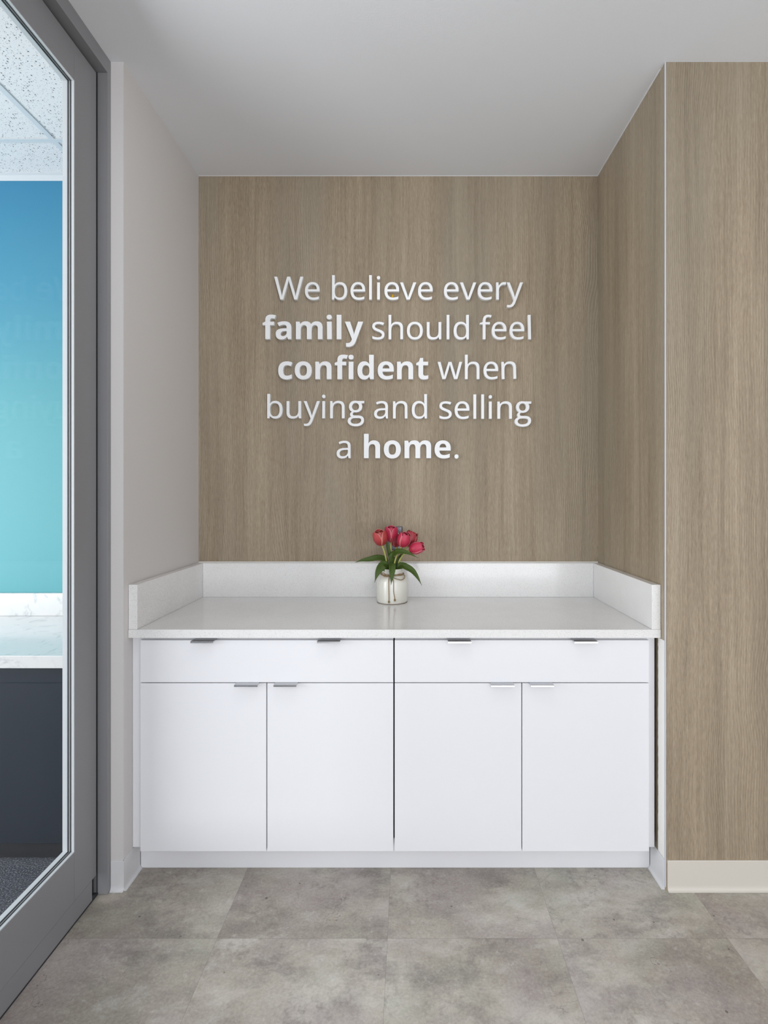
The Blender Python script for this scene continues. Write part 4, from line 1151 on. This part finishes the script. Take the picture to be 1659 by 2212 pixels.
for tail in ([(-0.006, 0.1255), (-0.012, 0.118), (-0.0135, 0.104), (-0.013, 0.085), (-0.0125, 0.06), (-0.012, 0.035), (-0.0122, 0.016)],
             [(-0.006, 0.1255), (0.004, 0.114), (0.008, 0.100), (0.0085, 0.080), (0.0090, 0.055), (0.0125, 0.036), (0.0138, 0.024)]):
    bm = bmesh.new()
    pts = [vp(x, z, (0.0575 if z > 0.12 else 0.0655 if z > 0.112 else 0.0708 if z > 0.099 else 0.0735)) for x, z in tail]
    tube(bm, catmull(pts, 8), tw * 0.95)
    e = pts[-1]
    for k in range(5):
        a = 2 * math.pi * k / 5
        m2 = bmesh.ops.create_icosphere(bm, subdivisions=1, radius=0.0026)
        bmesh.ops.translate(bm, verts=m2['verts'], vec=e + Vector((0.0026 * math.cos(a), -0.0012, 0.0026 * math.sin(a) - 0.001)))
    for k in range(4):
        a = -H + (k - 1.5) * 0.45
        tube(bm, [e, e + Vector((0.007 * math.cos(a), -0.0015, 0.009 * math.sin(a)))], 0.0007, 5)
    in_bow(finish('bow_tail', bm, 'twine', None, smooth=True))


def uv_grid(bm, rows):
    """rows of points -> quads with UVs (u across, v along)"""
    uvl = bm.loops.layers.uv.verify()
    V = [[bm.verts.new(p) for p in r] for r in rows]
    n, m = len(rows), len(rows[0])
    for i in range(n - 1):
        for j in range(m - 1):
            f = bm.faces.new((V[i][j], V[i][j + 1], V[i + 1][j + 1], V[i + 1][j]))
            for lp, (a, b) in zip(f.loops, ((i, j), (i, j + 1), (i + 1, j + 1), (i + 1, j))):
                lp[uvl].uv = (b / (m - 1), a / (n - 1))
            f.smooth = True


def solidify(bm, th):
    """gives a petal or leaf its thickness"""
    bmesh.ops.recalc_face_normals(bm, faces=bm.faces)
    bmesh.ops.solidify(bm, geom=list(bm.faces), thickness=th)
    for f in bm.faces: f.smooth = True


def mesh_child(name, bm, mat, parent):
    """keeps UVs; vertices are given in world space"""
    o0 = parent.location
    bmesh.ops.translate(bm, verts=bm.verts, vec=-o0)
    me = bpy.data.meshes.new(name)
    bm.to_mesh(me)
    bm.free()
    me.materials.append(M[mat])
    o = bpy.data.objects.new(name, me)
    o.parent = parent
    COL.objects.link(o)
    return o


def petal(base, axis, side, length, width, ang, r_in, openness, tipcurl):
    """one cupped petal on the cup of radius width*r around the axis"""
    axis = axis.normalized()
    e1 = side - axis * side.dot(axis)
    e1.normalize()
    e2 = axis.cross(e1)
    NV, NU = 14, 11
    rows = []
    for i in range(NV + 1):
        v = i / NV
        # radius of the cup along its height
        rad = r_in * (math.sin(math.pi * min(1.0, 0.10 + 0.62 * v)) ** 0.75) * (1 - 0.35 * max(0, v - 0.45) + openness * v * v)
        if v < 0.10: rad *= (0.25 + 7.5 * v)
        zz = length * (v - 0.04 * math.sin(math.pi * v))
        wv = width * math.sin(H * min(1.0, (v + 0.12) / 0.55)) ** 0.8 * math.sqrt(max(0.0, 1 - (max(0.0, v - 0.42) / 0.58) ** 2.4))
        wv = max(wv, 0.0008 if v < 1 else 0.0003)
        row = []
        for j in range(NU):
            u = j / (NU - 1) * 2 - 1
            th = ang + u * wv / max(rad, 0.006)
            rr_ = rad * (1 + 0.05 * u * u) + tipcurl * (v ** 4) * 0.006 + 0.0010 * (1 - u * u)
            row.append(base + axis * zz + (e1 * math.cos(th) + e2 * math.sin(th)) * rr_)
        rows.append(row)
    bm = bmesh.new()
    uv_grid(bm, rows)
    solidify(bm, -0.0008)
    return bm


def leaf(path, width, normal_hint, twist=0.0, fold=0.25):
    pts = catmull(path, 7)
    n = len(pts)
    rows = []
    for i, p in enumerate(pts):
        v = i / (n - 1)
        d = (pts[min(i + 1, n - 1)] - pts[max(i - 1, 0)]).normalized()
        nh = Vector(normal_hint) + Vector((0, 0, 0.0))
        s = d.cross(nh)
        if s.length < 1e-4: s = d.cross(Vector((0, 0, 1)))
        s.normalize()
        nn = s.cross(d)
        a = twist * v
        s2 = s * math.cos(a) + nn * math.sin(a)
        n2 = s2.cross(d)
        w = width * (0.30 + 0.70 * math.sin(math.pi * min(1.0, v * 0.95 + 0.12)) ** 0.8) * (1 - v ** 5) if v < 1 else 0.0004
        w = max(w, 0.0004)
        rows.append([p + s2 * (u * w) + n2 * (fold * w * u * u + 0.06 * w * math.sin(v * 11 + u)) for u in (-1, -0.66, -0.33, 0, 0.33, 0.66, 1)])
    bm = bmesh.new()
    uv_grid(bm, rows)
    solidify(bm, -0.0009)
    return bm


def tulip(label, stem_pts, head, axis, length, radius, mat, leaves, seed, openness=0.0, a0=0.0):
    """stem from the vase mouth to the bloom, six petals in two whorls, and the leaves growing from the stem's foot"""
    rt = random.Random(seed)
    foot = stem_pts[0]
    root = empty('tulip', foot, label, 'flower', 'tulips in the vase')
    axis = Vector(axis).normalized()
    base = head - axis * length * 0.50
    bm = bmesh.new()
    path = catmull(stem_pts + [base + axis * 0.003], 8)
    tube(bm, path, lambda t: 0.0031 + 0.0004 * t, 10)
    for f in bm.faces: f.smooth = True
    mesh_child('stem', bm, 'stem', root)
    side = Vector((0.3, -1, 0.1))
    for k in range(3):
        bm = petal(base, axis, side, length * 0.96, radius * 0.98, a0 + math.pi / 3 + k * 2 * math.pi / 3, radius * 0.86, openness - 0.08, -0.2)
        mesh_child('petal', bm, mat, root)
    for k in range(3):
        bm = petal(base, axis, side, length * rt.uniform(0.94, 1.0), radius * 1.08, a0 + k * 2 * math.pi / 3, radius * 1.0, openness, 0.3 + openness)
        mesh_child('petal', bm, mat, root)
    if openness > 0.05:
        bm = bmesh.new()
        tube(bm, [base + axis * 0.004, base + axis * length * 0.45], lambda t: 0.0028, 8)
        mesh_child('pistil', bm, 'stem', root)
    for path_, w, nh, tw_, fo in leaves:
        mesh_child('leaf', leaf(path_, w, nh, tw_, fo), 'leaf', root)
    return root


ft = ZT + 0.143          # stems come out of the moss


def F(x, y): return Vector((VX + x, VY + y, ft))


UPF = (0, -0.5, 0.85)
tulip('coral-red open tulip at the far left of the bouquet', [F(-0.024, -0.006), P3(735, 740, -0.008), P3(708, 600, -0.022)], P3(648, 395, -0.034), (-0.20, -0.30, 1), 0.074, 0.031, 'petal_coral',
      [([F(-0.028, -0.002), P3(716, 705, 0.0), P3(620, 668, 0.004), P3(500, 690, 0.0), P3(390, 705, -0.004), P3(300, 732, -0.010)], 0.0145, (0, -0.75, 0.7), 0.25, 0.25)], 11, 0.10, 0.95)
tulip('rose-pink tulip at the top of the bouquet, second from the left', [F(-0.006, 0.004), P3(800, 650, 0.004), P3(793, 520, 0.008)], P3(797, 342, 0.016), (0.02, -0.16, 1), 0.076, 0.031, 'petal_rose',
      [([F(-0.012, -0.014), P3(790, 690, -0.010), P3(765, 580, -0.006), P3(740, 470, -0.002), P3(735, 430, 0.0)], 0.0095, (0.5, -1, 0.1), 0.2, 0.3),
       ([F(-0.024, -0.026), P3(705, 762, -0.05), P3(650, 810, -0.068), P3(605, 890, -0.078), P3(570, 1012, -0.084)], 0.0185, (0.1, -1, 0.35), 0.15, 0.25)], 12, 0.06, 0.8)
tulip('deep red tulip hidden between and behind the rose-pink blooms', [F(0.006, 0.014), P3(866, 660, 0.022), P3(876, 560, 0.044)], P3(866, 430, 0.064), (0.02, 0.05, 1), 0.062, 0.026, 'petal_deep',
      [([F(0.012, 0.012), P3(900, 700, 0.016), P3(936, 640, 0.014), P3(965, 560, 0.012)], 0.0095, (0, -1, 0.2), 0.3, 0.3)], 13, 0.0, 0.4)
tulip('plump rose-pink tulip in front, right of the bouquet middle', [F(0.008, -0.016), P3(850, 715, -0.026), P3(888, 600, -0.032)], P3(972, 420, -0.034), (0.30, -0.28, 1), 0.072, 0.030, 'petal_rose',
      [([F(0.002, -0.030), P3(812, 762, -0.055), P3(812, 830, -0.078), P3(806, 930, -0.086), P3(796, 1042, -0.088)], 0.0150, (0, -1, 0.3), 0.1, 0.3)], 14, -0.06, 0.25)
tulip('red tulip behind the plump pink one, with its tip showing at the right', [F(0.022, 0.010), P3(945, 640, 0.014), P3(975, 560, 0.026)], P3(1064, 410, 0.032), (0.34, 0.0, 1), 0.076, 0.031, 'petal_deep',
      [([F(0.004, -0.006), P3(812, 660, -0.016), P3(850, 605, -0.036), P3(920, 582, -0.048), P3(1040, 606, -0.050), P3(1172, 672, -0.052)], 0.0165, (0, -0.75, 0.65), -0.15, 0.2)], 15, 0.04, -0.5)
tulip('lowest red tulip leaning out at the far right of the bouquet', [F(0.026, -0.010), P3(905, 720, -0.016), P3(955, 640, -0.022), P3(1020, 580, -0.026)], P3(1150, 535, -0.030), (0.93, -0.30, 0.32), 0.073, 0.028, 'petal_rose',
      [([F(0.026, -0.018), P3(930, 775, -0.030), P3(1010, 800, -0.044), P3(1090, 850, -0.052), P3(1160, 940, -0.058), P3(1222, 1052, -0.062)], 0.0155, (0.25, -0.8, 0.55), -0.2, 0.25)], 16, -0.08, -0.35)
